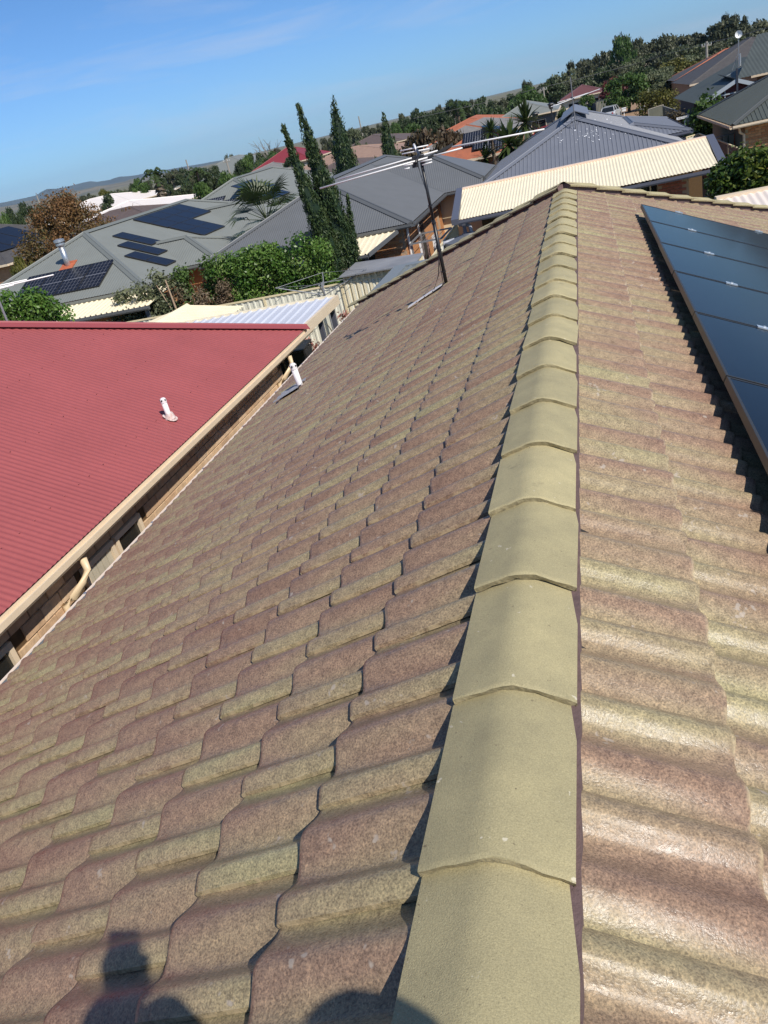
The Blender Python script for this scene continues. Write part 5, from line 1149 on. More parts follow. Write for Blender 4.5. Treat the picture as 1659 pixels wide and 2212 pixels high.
# washing and a bent clothes rail by the yellow brick house
hz = on('E', 1200, 1360, (0, 1, 0), (0, 38.5, 0)); rl = thing('clothes_rail', (hz[0], 38.5, 0), 'pale clothes rail in the shade beside the yellow brick house', 'clothes rail')
M().tube([(hz[0]-.7, 38.5, hz[2]), (hz[0]+.4, 38.5, hz[2]+.05)], .02, 6).make('rail', m_galv, rl); M().tube([(hz[0]+.3, 38.5, 0), (hz[0]+.3, 38.5, hz[2]+.05)], .02, 6).tube([(hz[0]-.6, 38.5, 0), (hz[0]-.6, 38.5, hz[2])], .02, 6).make('leg', m_galv, rl)
for i, (cc, lb) in enumerate((((.03, .035, .05), 'dark garment hanging at the left of the clothes rail'), ((.03, .10, .06), 'green garment hanging on the clothes rail by the yellow bricks'), ((.55, .12, .03), 'orange garment hanging on the clothes rail by the yellow bricks'))):
    cloth(hz[0]-.35+i*.24, 38.45, 38.62, hz[2], hz[2]-.75, cc, lb, 11+i)
# stray antenna rods that reach in from the left edge
al = atd('B', -30, 905, 16.); an3 = thing('television_antenna', (al[0]-.6, al[1], 3.2), 'white television antenna rods reaching in from the left edge', 'antenna')
for (p, q, dd_) in (((-40, 912), (500, 787), 16.), ((-40, 895), (250, 832), 16.2), ((-40, 925), (130, 880), 15.9)): M().tube([atd('B', *p, dd_), atd('B', *q, dd_)], .012, 6).make('element', m_alu, an3)
M().tube([atd('B', -60, 905, 16.), (al[0]-.15, al[1], 2.2)], .02, 8).make('mast', m_galv, an3)
# ------------------------------------------------------------------ plants
def leaf_mesh(name, C, R, n, size, mat_, seed, aspect=.55, upb=.25, hollow=.55, flat=(1, 1, 1), tone=None, droop=0., axis=None):
    """n small leaf faces spread through the clumps (centres C, radii R)"""
    r = np.random.default_rng(seed); C = np.array(C, float); R = np.array(R, float); k = len(C)
    w = R**2; w = w/w.sum(); idx = r.choice(k, n, p=w)
    d = r.normal(size=(n, 3)); d /= np.linalg.norm(d, axis=1)[:, None]
    rad = hollow+(1-hollow)*r.random(n); rad *= (1+.12*r.normal(size=n))
    P = C[idx]+d*np.array(flat)*(R[idx]*rad)[:, None]
    nr = d*.8+r.normal(size=(n, 3))*.7+np.array((0, 0, upb)); nr /= np.linalg.norm(nr, axis=1)[:, None]
    if axis is None: a = r.normal(size=(n, 3))
    else: a = np.array(axis)+r.normal(size=(n, 3))*.28+d*np.array((.35, .35, 0))
    a = a-nr*(a*nr).sum(1)[:, None]; a /= np.linalg.norm(a, axis=1)[:, None]+1e-9; a[:, 2] -= droop
    b = np.cross(nr, a); s = size*(.6+.8*r.random(n))[:, None]
    V = np.stack([P-a*s, P-b*s*aspect, P+a*s, P+b*s*aspect], 1).reshape(-1, 3)
    ct = r.random(k); tn = (.55*ct[idx]+.45*r.random(n)) if tone is None else tone(P, ct[idx], r.random(n))
    me = bpy.data.meshes.new(name); me.vertices.add(4*n); me.vertices.foreach_set('co', V.astype(np.float32).ravel())
    me.loops.add(4*n); me.loops.foreach_set('vertex_index', np.arange(4*n, dtype=np.int32))
    me.polygons.add(n); me.polygons.foreach_set('loop_start', np.arange(0, 4*n, 4, dtype=np.int32)); me.update(calc_edges=True)
    at = me.attributes.new('rnd', 'FLOAT', 'FACE'); at.data.foreach_set('value', np.clip(tn, .02, .98).astype(np.float32))
    me.materials.append(mat_); me.validate(); return me
def put(me, name, parent, loc=None):
    o = bpy.data.objects.new(name, me); COL.objects.link(o); o.parent = parent
    if loc is not None: o.location = Vector(loc)
    ORG[o] = ORG[parent]; return o
L_gum = leaf_mat('gum_leaves', [(.042, .050, .030), (.082, .092, .050), (.14, .145, .078)], .25)
L_dark = leaf_mat('dark_leaves', [(.026, .042, .018), (.050, .074, .028), (.09, .112, .042)], .25)
L_green = leaf_mat('green_leaves', [(.035, .070, .016), (.075, .135, .030), (.13, .20, .05)], .3)
L_hedge = leaf_mat('hedge_leaves', [(.025, .075, .012), (.065, .15, .022), (.13, .23, .045), (.24, .32, .10)], .3, .32)
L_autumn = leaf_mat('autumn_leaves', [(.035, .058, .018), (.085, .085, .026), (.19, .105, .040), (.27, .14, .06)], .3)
L_plum = leaf_mat('plum_leaves', [(.045, .040, .022), (.085, .065, .035), (.14, .085, .05)], .25)
L_maroon = leaf_mat('maroon_leaves', [(.045, .012, .014), (.10, .022, .022), (.17, .05, .04)], .25)
L_olive = leaf_mat('olive_leaves', [(.07, .09, .045), (.12, .14, .07), (.19, .20, .11)], .25)
L_yel = leaf_mat('yellow_green_leaves', [(.06, .065, .012), (.125, .125, .025), (.21, .18, .05)], .3)
L_cyp = leaf_mat('cypress_foliage', [(.016, .034, .014), (.036, .066, .022), (.070, .105, .036), (.115, .14, .055)], .2)
L_pink = leaf_mat('photinia_leaves', [(.15, .06, .045), (.42, .18, .14), (.60, .34, .26)], .3)
L_dry = leaf_mat('dry_leaves', [(.08, .055, .03), (.18, .13, .08), (.30, .23, .15)], .25)
L_lemon = leaf_mat('lemon_leaves', [(.02, .05, .010), (.055, .10, .018), (.13, .17, .03), (.30, .30, .06)], .3, .35)
L_palm = leaf_mat('palm_leaves', [(.05, .075, .022), (.10, .15, .045), (.18, .22, .08)], .3, .4)
m_bark = mat('bark', (.12, .085, .06), .95, var=.3, vs=6., bump=.02, bs=20.); m_gumbark = mat('gum_bark', (.42, .36, .29), .85, col2=(.22, .18, .14), vs=2.)

def broad_proto(kind, seed):
    """a tree two units wide and one tall-unit high, centred on its trunk: (trunk mesh, crown mesh)"""
    r = random.Random(seed); C = []; R = []; tm = M()
    if kind == 'gum':
        tops = []
        for i in range(12):
            an = r.uniform(0, 2*pi); rr = r.uniform(.10, .85); z = r.uniform(.36, .93)-.18*rr; tops.append((rr*cos(an), rr*sin(an), z))
        tm.tube([(0, 0, 0), (.02, .01, .25), (.05, 0, .42)], [.06, .045, .035], 7)
        for t_ in tops:
            tm.tube([(.05, 0, .40), (t_[0]*.45, t_[1]*.45, .40+(t_[2]-.40)*.55), t_], [.03, .02, .006], 5)
            for j in range(4): C.append((t_[0]+r.gauss(0, .13), t_[1]+r.gauss(0, .13), t_[2]+r.gauss(0, .045))); R.append((r.uniform(.13, .27)))
        fl = (1, 1, .5); hol = .3; n = 4200; sz = .052; mb = m_gumbark
    elif kind == 'round':
        tm.tube([(0, 0, 0), (0, 0, .5)], [.07, .03], 6)
        for i in range(26):
            an = r.uniform(0, 2*pi); u_ = r.uniform(-.75, 1); rr = .72*math.sqrt(max(0, 1-u_*u_))*r.uniform(.75, 1.08)
            C.append((rr*cos(an), rr*sin(an), .50+.40*u_*r.uniform(.85, 1.05))); R.append(r.uniform(.20, .34))
        fl = (1, 1, .5); hol = .5; n = 4200; sz = .046; mb = m_bark
    else:   # tall dense
        tm.tube([(0, 0, 0), (0, 0, .8)], [.06, .02], 6)
        for i in range(30):
            z = r.uniform(.12, .97); rr = .62*(1-z)**.45*r.uniform(.5, 1.05); an = r.uniform(0, 2*pi)
            C.append((rr*cos(an), rr*sin(an), z*.97)); R.append(r.uniform(.15, .30)*(1.1-.45*z))
        fl = (1, 1, .55); hol = .45; n = 2800; sz = .042; mb = m_bark
    return tm, C, R, fl, hol, n, sz, mb
PROTO = {}
def far_tree(kind, lm, var=0):
    key = (kind, lm.name, var)
    if key not in PROTO:
        tm, C, R, fl, hol, n, sz, mb = broad_proto(kind, hash(kind) % 1 + 17*var+len(lm.name))
        crown = leaf_mesh('crown', C, R, n, sz, lm, 5+var*3+len(lm.name), .6, .3, hol, fl)
        tr = bpy.data.meshes.new('trunk'); tr.from_pydata(tm.v, [], tm.f); tr.materials.append(mb); tr.update(); PROTO[key] = (tr, crown)
    return PROTO[key]
def tree(k, x, ytop, wpx, dist, kind, lm, label, group=None, name='tree', hmin=2., zs=1.):
    p = atd(k, x, ytop, dist); h = max(hmin, p[2])*zs; wd_ = wpx/CR[str(k)][2]*.5486/FPX*dist*1.25
    t = thing(name, (p[0], p[1], 0), label, 'tree', group); tr, cw_ = far_tree(kind, lm, random.randrange(3))
    t.scale = (wd_/2, wd_/2, h*1.0); t.rotation_euler = (0, 0, random.uniform(0, 6.28))
    put(tr, 'trunk', t); put(cw_, 'crown', t); return t
GR = 'gum trees on the right skyline'
for x, y, w, d in ((625, 250, 210, 240), (735, 268, 120, 250), (480, 385, 150, 250), (390, 400, 140, 262), (320, 425, 190, 235), (850, 262, 190, 255), (950, 242, 200, 268), (1070, 232, 190, 258), (1180, 240, 170, 262), (1300, 135, 260, 215), (1405, 92, 150, 240), (1400, 170, 240, 225), (1505, 150, 130, 250), (1610, 140, 220, 235), (1560, 200, 200, 225), (1240, 260, 160, 262), (790, 330, 170, 240)):
    tree('4', x, y, w, d, 'gum', L_gum, 'tall grey green gum tree in the belt along the right skyline', GR, 'gum_tree')
for i, (x, y, w, d) in enumerate(((150, 600, 200, 190), (260, 560, 190, 195), (380, 530, 200, 195), (470, 480, 200, 195), (560, 450, 190, 200), (700, 420, 200, 205), (820, 390, 200, 210), (930, 350, 220, 205), (1050, 320, 220, 205), (1200, 310, 200, 200), (1330, 280, 220, 190), (1450, 250, 220, 190), (1570, 250, 220, 190), (1650, 240, 200, 190))):
    tree('4', x, y, w, d, 'round', (L_dark, L_gum, L_olive)[i % 3], 'low dense tree filling the foot of the right gum belt', 'low trees under the gum belt', 'round_tree')
tree('4', 190, 486, 190, 205, 'gum', L_olive, 'pale trunked gum tree with yellow green crown left of the belt', None, 'gum_tree')
tree('4', 620, 252, 160, 215, 'round', L_green, 'brightest green round topped tree standing before the gum belt', None, 'round_tree')
tree('4', 95, 515, 90, 190, 'gum', L_dark, 'small dark gum at the left end of the belt', None, 'gum_tree')
for x, y, w, d, lm, lb in ((660, 510, 250, 112, L_green, 'large fresh green street tree on the right'), (560, 545, 150, 122, L_maroon, 'dark red leaved tree beside the green street tree'), (830, 510, 230, 112, L_olive, 'olive green tree right of the fresh green street tree'), (1000, 420, 260, 170, L_yel, 'broad yellowish bush mass below the gum belt'), (1130, 385, 220, 180, L_olive, 'dull green tree mass left of the power pole'), (770, 470, 190, 160, L_dark, 'dark tree behind the olive green tree'), (905, 480, 200, 165, L_olive, 'rounded olive tree above the terracotta ridge'), (370, 660, 110, 118, L_green, 'small green garden tree beside the maroon roof'), (215, 755, 100, 100, L_green, 'small bright shrub tree at the end of the blue roof'), (20, 650, 130, 150, L_green, 'green bush left of the pale trunked gum')):
    tree('4', x, y, w, d, 'round', lm, lb, None, 'round_tree')
# yellow-green hedge along the street, right
hg = thing('hedge', tuple(atd('E', 260, 950, 82.)[:2])+(0,), 'clipped yellow green hedge above the olive street fence', 'hedge')
C, R = [], []
for i in range(16):
    p = atd('E', 60+i*28, 835-i*1.5, 82.); 
    for j in range(3): C.append((p[0]-ORG[hg][0]+random.gauss(0, .1), p[1]-ORG[hg][1]+random.gauss(0, .3), p[2]-.4-j*.75)); R.append(.6)
put(leaf_mesh('foliage', C, R, 3200, .10, L_yel, 3, .6, .3, .6), 'foliage', hg)
for i in range(5): p = atd('E', 80+i*95, 835, 82.); M().tube([(p[0], p[1], 0), (p[0], p[1], p[2]-.5)], .05, 5).make('stem', m_bark, hg)
GM = 'trees in the middle skyline'
for k, x, y, w, d, kind, lm in (('F', 540, 352, 220, 190, 'round', L_dark), ('F', 400, 400, 130, 200, 'gum', L_gum), ('F', 625, 375, 150, 195, 'gum', L_dark), ('F', 740, 365, 180, 185, 'round', L_gum), ('F', 850, 310, 220, 190, 'gum', L_dark), ('F', 60, 455, 110, 210, 'gum', L_gum), ('F', 1040, 185, 150, 230, 'gum', L_gum), ('F', 1150, 230, 190, 215, 'gum', L_dark), ('F', 680, 440, 180, 160, 'round', L_olive), ('F', 130, 540, 200, 165, 'round', L_dark), ('F', -20, 520, 180, 170, 'round', L_dark),
        ('I', 1270, 192, 330, 200, 'gum', L_dark), ('I', 1180, 205, 170, 215, 'gum', L_dark), ('I', 1065, 235, 120, 205, 'gum', L_gum), ('I', 1440, 172, 110, 220, 'gum', L_dark), ('I', 1610, 100, 190, 210, 'round', L_dark), ('I', 1060, 310, 170, 190, 'round', L_dark), ('I', 960, 365, 150, 185, 'round', L_green), ('I', 800, 380, 150, 200, 'round', L_gum), ('I', 735, 405, 150, 210, 'gum', L_gum), ('I', 615, 395, 130, 215, 'gum', L_gum), ('I', 500, 420, 170, 190, 'round', L_olive), ('I', 560, 440, 150, 200, 'gum', L_gum), ('I', 285, 515, 130, 200, 'round', L_gum), ('I', 195, 520, 100, 205, 'round', L_gum), ('I', 430, 440, 120, 200, 'gum', L_gum), ('I', 1150, 370, 190, 150, 'round', L_green), ('I', 1340, 300, 220, 165, 'round', L_dark)):
    tree(k, x, y, w, d, kind, lm, 'dark green skyline tree in the middle distance between cypresses and street', GM)
tree('F', 1000, 240, 320, 165, 'round', L_green, 'big soft green pepper tree above the grey garage', None, 'pepper_tree'); tree('F', 930, 330, 160, 158, 'tall', L_green, 'narrow green tree left of the big soft pepper tree', None, 'tall_tree')
for i, (x, w) in enumerate(((580, 150), (460, 140), (665, 90))): tree('I', x, 555+i*12, w, 96+i*4, 'round', L_olive, ['grey green olive tree left of the middle cypress', 'pale olive tree behind the middle cypress', 'small olive tree by the tan roof'][i], None, 'olive_tree')
GL = 'trees on the left skyline'
for k, x, y, w, d, kind, lm in (('H', 560, 437, 170, 205, 'gum', L_dark), ('H', 460, 460, 160, 195, 'gum', L_gum), ('H', 1080, 288, 130, 190, 'round', L_gum), ('H', 960, 425, 200, 170, 'round', L_dark), ('H', 860, 420, 170, 180, 'round', L_gum), ('H', 1350, 268, 220, 165, 'round', L_dark), ('H', 1280, 310, 180, 160, 'round', L_green), ('H', 1220, 350, 160, 160, 'round', L_dark), ('H', 1470, 275, 170, 175, 'round', L_gum), ('H', 1600, 225, 160, 180, 'round', L_plum), ('H', 1560, 270, 200, 160, 'round', L_green), ('H', 650, 480, 190, 170, 'round', L_gum), ('H', 570, 520, 190, 160, 'round', L_dark), ('H', 400, 560, 150, 165, 'round', L_dark), ('H', 90, 565, 150, 190, 'round', L_green), ('H', 190, 600, 130, 180, 'round', L_gum), ('H', 30, 610, 120, 190, 'round', L_dark), ('H', 800, 470, 160, 165, 'round', L_dark),
        ('G', 745, 405, 190, 205, 'gum', L_gum), ('G', 640, 470, 180, 200, 'gum', L_gum), ('G', 870, 455, 170, 200, 'gum', L_gum), ('G', 580, 500, 190, 190, 'round', L_gum), ('G', 950, 450, 160, 190, 'round', L_gum), ('G', 1020, 440, 140, 185, 'gum', L_gum), ('G', 1200, 410, 170, 190, 'round', L_dark), ('G', 1350, 410, 200, 175, 'round', L_green), ('G', 1290, 400, 160, 180, 'round', L_gum), ('G', 1580, 300, 170, 190, 'round', L_gum), ('G', 400, 545, 140, 200, 'round', L_gum), ('G', 240, 560, 190, 110, 'round', L_dark), ('G', 100, 615, 170, 105, 'round', L_dark), ('G', 10, 660, 150, 98, 'round', L_green), ('G', 160, 650, 140, 95, 'round', L_dark)):
    tree(k, x, y, w, d, kind, lm, 'dull green tree in the scattered belt along the left skyline', GL)
tree('G', 1105, 395, 130, 180, 'round', L_yel, 'yellow green tree above the white roofs', None, 'round_tree'); tree('G', 1150, 462, 190, 150, 'round', L_dark, 'rounded dark green tree right behind the white roof', None, 'round_tree'); tree('G', 1485, 285, 170, 165, 'round', L_green, 'fresh green round tree left of the tall palm', None, 'round_tree')
tree('H', 1050, 490, 260, 88, 'round', L_green, 'fresh green tree behind the farther olive roof', None, 'round_tree'); tree('H', 1230, 505, 180, 92, 'round', L_green, 'light green tree left of the crimson roof', None, 'round_tree'); tree('H', 790, 585, 230, 84, 'round', L_green, 'dense green shrub tree behind the white roof', None, 'round_tree')
tree('G', 1350, 560, 260, 72, 'round', L_autumn, 'small half green half orange tree before the white roof', None, 'round_tree')
tree('I', 1330, 395, 680, 58, 'round', L_plum, 'large bronze plum tree behind the antenna head', None, 'plum_tree'); tree('I', 1600, 420, 360, 60, 'round', L_plum, 'bronze leaved tree continuing right of the antenna head', None, 'plum_tree')
tree('F', 480, 880, 260, 54, 'round', L_maroon, 'dark purple shrub tree below the terracotta roof', None, 'purple_tree'); tree('I', 740, 745, 190, 50, 'round', L_green, 'green bush on the ridge beside the third cypress', None, 'bush')
tree('C', 1640, 60, 260, 112, 'round', L_dark, 'dark tree hiding the right end of the crimson roof', None, 'round_tree')
# the broad autumn tree behind the olive house
at_ = atd('G', 640, 640, 44.); au = thing('autumn_tree', (at_[0], at_[1], 0), 'broad orange and green autumn tree left of the olive grey house', 'tree')
r = random.Random(4); C, R = [], []
hz_ = atd('G', 640, 560, 44.)[2]; wv = 760/2.765*.5486/FPX*44*.62
for i in range(60):
    an = r.uniform(0, 2*pi); u_ = r.uniform(-.9, 1); rr = math.sqrt(max(0, 1-u_*u_))*r.uniform(.7, 1.02); C.append((wv*rr*cos(an), wv*.75*rr*sin(an), hz_*.55+hz_*.44*u_)); R.append(r.uniform(.5, .95))
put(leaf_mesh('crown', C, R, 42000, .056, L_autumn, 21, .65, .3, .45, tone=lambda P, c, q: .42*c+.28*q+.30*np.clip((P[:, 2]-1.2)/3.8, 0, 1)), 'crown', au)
tb_ = M().tube([at_*np.array((1, 1, 0)), at_*np.array((1, 1, 0))+np.array((0, 0, 2.2))], [.22, .15], 8)
for i in range(7): an = i*.9; tb_.tube([at_*np.array((1, 1, 0))+np.array((0, 0, 2.)), at_*np.array((1, 1, 0))+np.array((wv*.5*cos(an), wv*.4*sin(an), hz_*.7))], [.09, .02], 6)
tb_.make('trunk', m_bark, au)
for k, x, y, w, d, lb in (('B', 170, 590, 260, 36, 'yellowing shrub below the autumn tree beside the brick wall'), ('B', 330, 640, 220, 34, 'olive yellow shrub against the left end of the olive roof')): tree(k, x, y, w, d, 'round', L_yel, lb, None, 'bush')

# --- cypresses: upright sprays packed on a leaning spindle
def cypress(base, top, r0, n, size, label, seed, lean=None, group=None, rb=.55, bare=False):
    base = np.array(base, float); top = np.array(top, float); t = thing('cypress_tree', (base[0], base[1], 0), label, 'tree', group); ax = top-base; H_ = np.linalg.norm(ax); r = np.random.default_rng(seed)
    C, R = [], []; o0 = ORG[t]
    for i in range(760):
        s = r.random()**.85; env = r0*(rb+(1-rb)*min(1, s/.35))*(1-max(0, s-.45)/.58)**.75; an = r.uniform(0, 2*pi); q = env*.82*math.sqrt(r.random())
        C.append(base-o0+ax*s+np.array((q*cos(an), q*sin(an), 0))); R.append(max(.045, env*.26))
    put(leaf_mesh('foliage', C, R, n, size, L_cyp, seed, .30, .1, .5, (1, 1, 1.9), axis=ax/H_), 'foliage', t)
    M().tube([base+ax*q for q in (.02, .18, .35, .5, .65, .8, .93)], [r0*.42, r0*.62, r0*.68, r0*.62, r0*.50, r0*.30, .02], 9).make('inner_foliage', L_cyp, t)
    M().tube([base*np.array((1, 1, 0)), base+ax*.5, base+ax*.92], [r0*.24, r0*.12, .01], 7).make('trunk', mat('cypress_bark', (.11, .065, .04), .95, var=.3, vs=10.), t)
    return t
DC = 24.6
b1 = atd('2', 1270, 1640, DC); b2 = atd('2', 1350, 1560, DC+.5)
b1[2] = .3; b2[2] = .3
bb1 = atd('2', 1250, 1640, DC); bb2 = atd('2', 1330, 1500, DC+.5)
cypress((bb1[0]+.25, bb1[1], .1), atd('2', 742, 225, DC), .40, 18000, .050, 'left stem of the tall leaning cypress pair behind the hedge', 31)
cypress((bb2[0]+.2, bb2[1], .1), atd('2', 885, 25, DC+.5), .54, 24000, .053, 'right and taller stem of the leaning cypress pair', 32)
cypress((bb2[0]+.25, bb2[1], 1.0), atd('2', 1345, 880, DC+.6), .16, 1500, .06, 'short side shoot of cypress right of the pair', 33)
q0 = atd('I', 440, 900, 47.); cypress((q0[0], q0[1], .2), atd('I', 295, 68, 47.), .88, 12000, .085, 'slender cypress right of the leaning pair', 34)
q0 = atd('I', 935, 780, 50.); cypress((q0[0], q0[1], .2), atd('I', 852, 268, 50.), .78, 9000, .085, 'shorter slender cypress left of the antenna head', 35)
for i, (k, x, y, d) in enumerate((('F', 490, 400, 150), ('F', 530, 415, 152), ('F', 635, 480, 148), ('F', 705, 470, 150), ('F', 905, 405, 142))):
    q0 = atd(k, x+25, y+190, d); cypress((q0[0], q0[1], .1), atd(k, x, y, d), 1.6, 1500, .28, 'far dark cypress in the row above the terracotta roofs', 40+i, group='far row of cypress trees')

# --- dense hedge shrubs behind the cream fence
def bush(name, label, pts, n, size, lm, seed, thick=.8, cat='shrub', twigs=6, hollow=.5, clump=(.25, .5), aspect=.6):
    """pts: list of (x, y, z_top, radius) lobes down to the ground"""
    x0, y0 = np.mean([p[0] for p in pts]), np.mean([p[1] for p in pts]); t = thing(name, (x0, y0, 0), label, cat); r = random.Random(seed); C, R = [], []
    for (x, y, z, rad) in pts:
        m_ = max(6, int(14*rad))
        for i in range(m_):
            an = r.uniform(0, 2*pi); q = rad*math.sqrt(r.random()); zz = r.uniform(.15, 1); zz = z*zz; sh = math.sqrt(max(.1, 1-(zz/z)**4)); C.append((x-x0+q*cos(an)*sh, y-y0+q*sin(an)*sh*thick, min(zz, z-.1))); R.append(r.uniform(*clump))
    put(leaf_mesh('foliage', C, R, n, size, lm, seed, aspect, .35, hollow), 'foliage', t)
    s_ = M()
    for i in range(twigs): p = r.choice(pts); s_.tube([(p[0]+r.gauss(0, .1), p[1], 0), (p[0]+r.gauss(0, .25), p[1]+r.gauss(0, .15), p[2]*.85)], [.035, .01], 5)
    s_.make('stems', m_bark, t); return t
def lobesY(k, pts, y, rad): return [(*on(k, a, b, (0, 1, 0), (0, y, 0)), rad) for a, b in pts]
def lobes(k, pts, dist, rad): 
    out = []
    for x, y in pts: p = atd(k, x, y, dist); out.append((p[0], p[1], p[2], rad))
    return out
bush('hedge_shrub', 'glossy bright green hedge shrub left of the cypress pair', lobesY('2', [(170, 1560), (250, 1480), (340, 1380), (420, 1420), (520, 1390), (620, 1400), (720, 1370), (800, 1330), (900, 1300), (980, 1310), (1060, 1340)], 22.45, .6), 42000, .043, L_hedge, 51, clump=(.28, .5))
bush('hedge_shrub', 'small bright shrub between the cypress pair and the grey shed roof', lobes('2', [(1300, 1440)], 23.2, .22), 900, .045, L_hedge, 55, clump=(.12, .2))
bush('hedge_shrub', 'bright green shrub above the left end of the red ridge', lobes('1', [(-20, 1060), (30, 1080), (90, 1065), (180, 1110), (240, 1130), (300, 1140), (390, 1160)], 19.5, .6), 24000, .044, L_hedge, 52, clump=(.25, .42))
bush('garden_shrub', 'looser green shrub with bare stems before the cream patio', lobesY('1', [(740, 1130), (800, 1080), (860, 1040), (930, 990), (980, 970), (1050, 990), (1130, 950), (1000, 1080)], 22.3, .6), 15000, .05, L_olive, 53, hollow=.2, clump=(.25, .45))
bush('garden_shrub', 'patch of green shrub left of the glossy hedge', lobesY('1', [(1180, 950), (1240, 930), (1300, 900), (1370, 890)], 22.5, .5), 8000, .05, L_green, 57, hollow=.2, clump=(.22, .4))
bush('dry_shrub', 'dead brown shrub between the green shrubs behind the fence', lobesY('1', [(1200, 1060), (1260, 1030), (1310, 1030), (1370, 1040), (1420, 1040), (1470, 1010)], 22.2, .5), 10000, .045, L_dry, 54, hollow=.1, clump=(.2, .42), aspect=.3)
dt = on('1', 1080, 1000, (0, 1, 0), (0, 22.0, 0)); M_ = M().tube([(dt[0]+.15, dt[1], 0), (dt[0]+.05, dt[1], 1.4), (dt[0], dt[1], dt[2])], [.04, .035, .022], 7).tube([(dt[0]+.08, dt[1], 1.2), (dt[0]-.35, dt[1], dt[2]-.1)], [.02, .010], 6)
props(M_.make('dead_tree', mat('pale_dead_wood', (.42, .30, .20), .9), None, org=(dt[0], dt[1], 0)), 'pale dead tree with one fork standing among the green shrubs', 'tree')
bush('photinia', 'pink leaved photinia against the cream fence by the gutter end', lobes('8', [(1190, 410), (1150, 440)], 20.9, .20), 650, .04, L_pink, 60, hollow=.1, clump=(.14, .24), twigs=5)
bush('photinia', 'small pink photinia under the carport corner', lobes('8', [(735, 730), (1010, 590)], 20.8, .16), 420, .04, L_pink, 61, hollow=.1, clump=(.12, .2), twigs=4)
lt = lobes('4', [(1290, 1215), (1390, 1140), (1480, 1130), (1580, 1080), (1650, 1060), (1500, 1240)], 21.6, .62)
lem = bush('lemon_tree', 'leafy lemon tree behind the right hip of the tiled roof', lt, 11000, .062, L_lemon, 62, cat='tree', clump=(.25, .45))
bush('hedge_shrub', 'dark green climbing shrub beside the yellow brick house', lobes('E', [(830, 1090), (900, 960), (960, 930), (1030, 960), (1090, 1010), (900, 1130), (1000, 1150)], 47., .8), 6000, .11, L_green, 63, clump=(.4, .7))
bush('garden_shrub', 'brownish leafless climber in shade behind the street sign', lobes('E', [(430, 1060), (500, 1100), (400, 1120)], 57., .8), 1800, .08, L_plum, 64, hollow=.1, clump=(.3, .6))

# --- palms and yuccas
def fan_palm(p, h, label, seed, R0=.85, nf=22):
    t = thing('fan_palm', (p[0], p[1], 0), label, 'palm'); r = random.Random(seed); o0 = ORG[t]; top = np.array((p[0], p[1], h))
    M().tube([(p[0], p[1], 0), (p[0], p[1], h*.5), (p[0], p[1], h)], [.22, .16, .14], 9).make('trunk', m_bark, t)
    for i in range(nf):
        an = 2*pi*i/nf*2.4+r.uniform(-.2, .2); el = r.uniform(-.25, 1.25); d = np.array((cos(an)*cos(el), sin(an)*cos(el), sin(el))); st0 = top; en = top+d*R0*r.uniform(.65, .9)-np.array((0, 0, .08))
        m_ = M().tube([st0, en], [.018, .01], 5); sx_ = np.cross(d, (0, 0, 1.)); sx_ /= np.linalg.norm(sx_)+1e-6; ns = 13; ux = np.cross(sx_, d)
        for k in range(ns):
            b = (k/(ns-1)-.5)*2.7; dd_ = d*cos(b)+sx_*sin(b); L_ = R0*r.uniform(.55, .75); w = np.cross(dd_, ux)*.035
            tip = en+dd_*L_-np.array((0, 0, .16*L_+.1*abs(b)*L_)); mid = en+dd_*L_*.55; m_.add([en-w*.3, mid-w, tip, mid+w, en+w*.3], [(0, 1, 2, 3, 4)])
        o = m_.make('frond', L_palm, t)
    return t
pp = atd('2', 600, 1120, 31.5); fan_palm((pp[0], pp[1]), pp[2]+.05, 'fan palm between the olive and charcoal roofs', 71, 1.35, 30)
def yucca(p, h, label, seed, R0=1.1, n=70, heads=1):
    t = thing('yucca', (p[0], p[1], 0), label, 'yucca'); r = random.Random(seed); tr_ = M()
    for hd in range(heads):
        hh_ = h*(1-.33*hd); top = np.array((p[0]+hd*.5*(-1)**hd, p[1], hh_)); tr_.tube([(p[0], p[1], 0), top], [.13, .09], 7); m_ = M()
        for i in range(n):
            an = r.uniform(0, 2*pi); el = r.uniform(-.9, 1.4); d = np.array((cos(an)*cos(el), sin(an)*cos(el), sin(el))); L_ = R0*r.uniform(.7, 1.05); s = np.cross(d, (.1, .2, 1.)); s /= np.linalg.norm(s); w = .055*R0
            m_.add([top-s*w*.5, top+d*L_*.5-s*w, top+d*L_-np.array((0, 0, .12*L_)), top+d*L_*.5+s*w, top+s*w*.5], [(0, 1, 2, 3, 4)])
        m_.make('rosette', L_palm, t)
    tr_.make('trunk', m_bark, t); return t
for k, x, y, d, lb, sd, R0, hd in (('F', 1020, 640, 62, 'round headed yucca in front of the white car', 72, 1.9, 1), ('F', 640, 740, 47, 'slim yucca left of the nearest street lamp', 73, 1.0, 2), ('F', 840, 880, 44, 'large spiky yucca right of the nearest street lamp', 74, 1.6, 1), ('F', 935, 920, 45, 'low yucca clump against the blue roof edge', 75, 1.1, 1)):
    q = atd(k, x, y, d); yucca(q, max(.8, q[2]), lb, sd, R0, 80, hd)
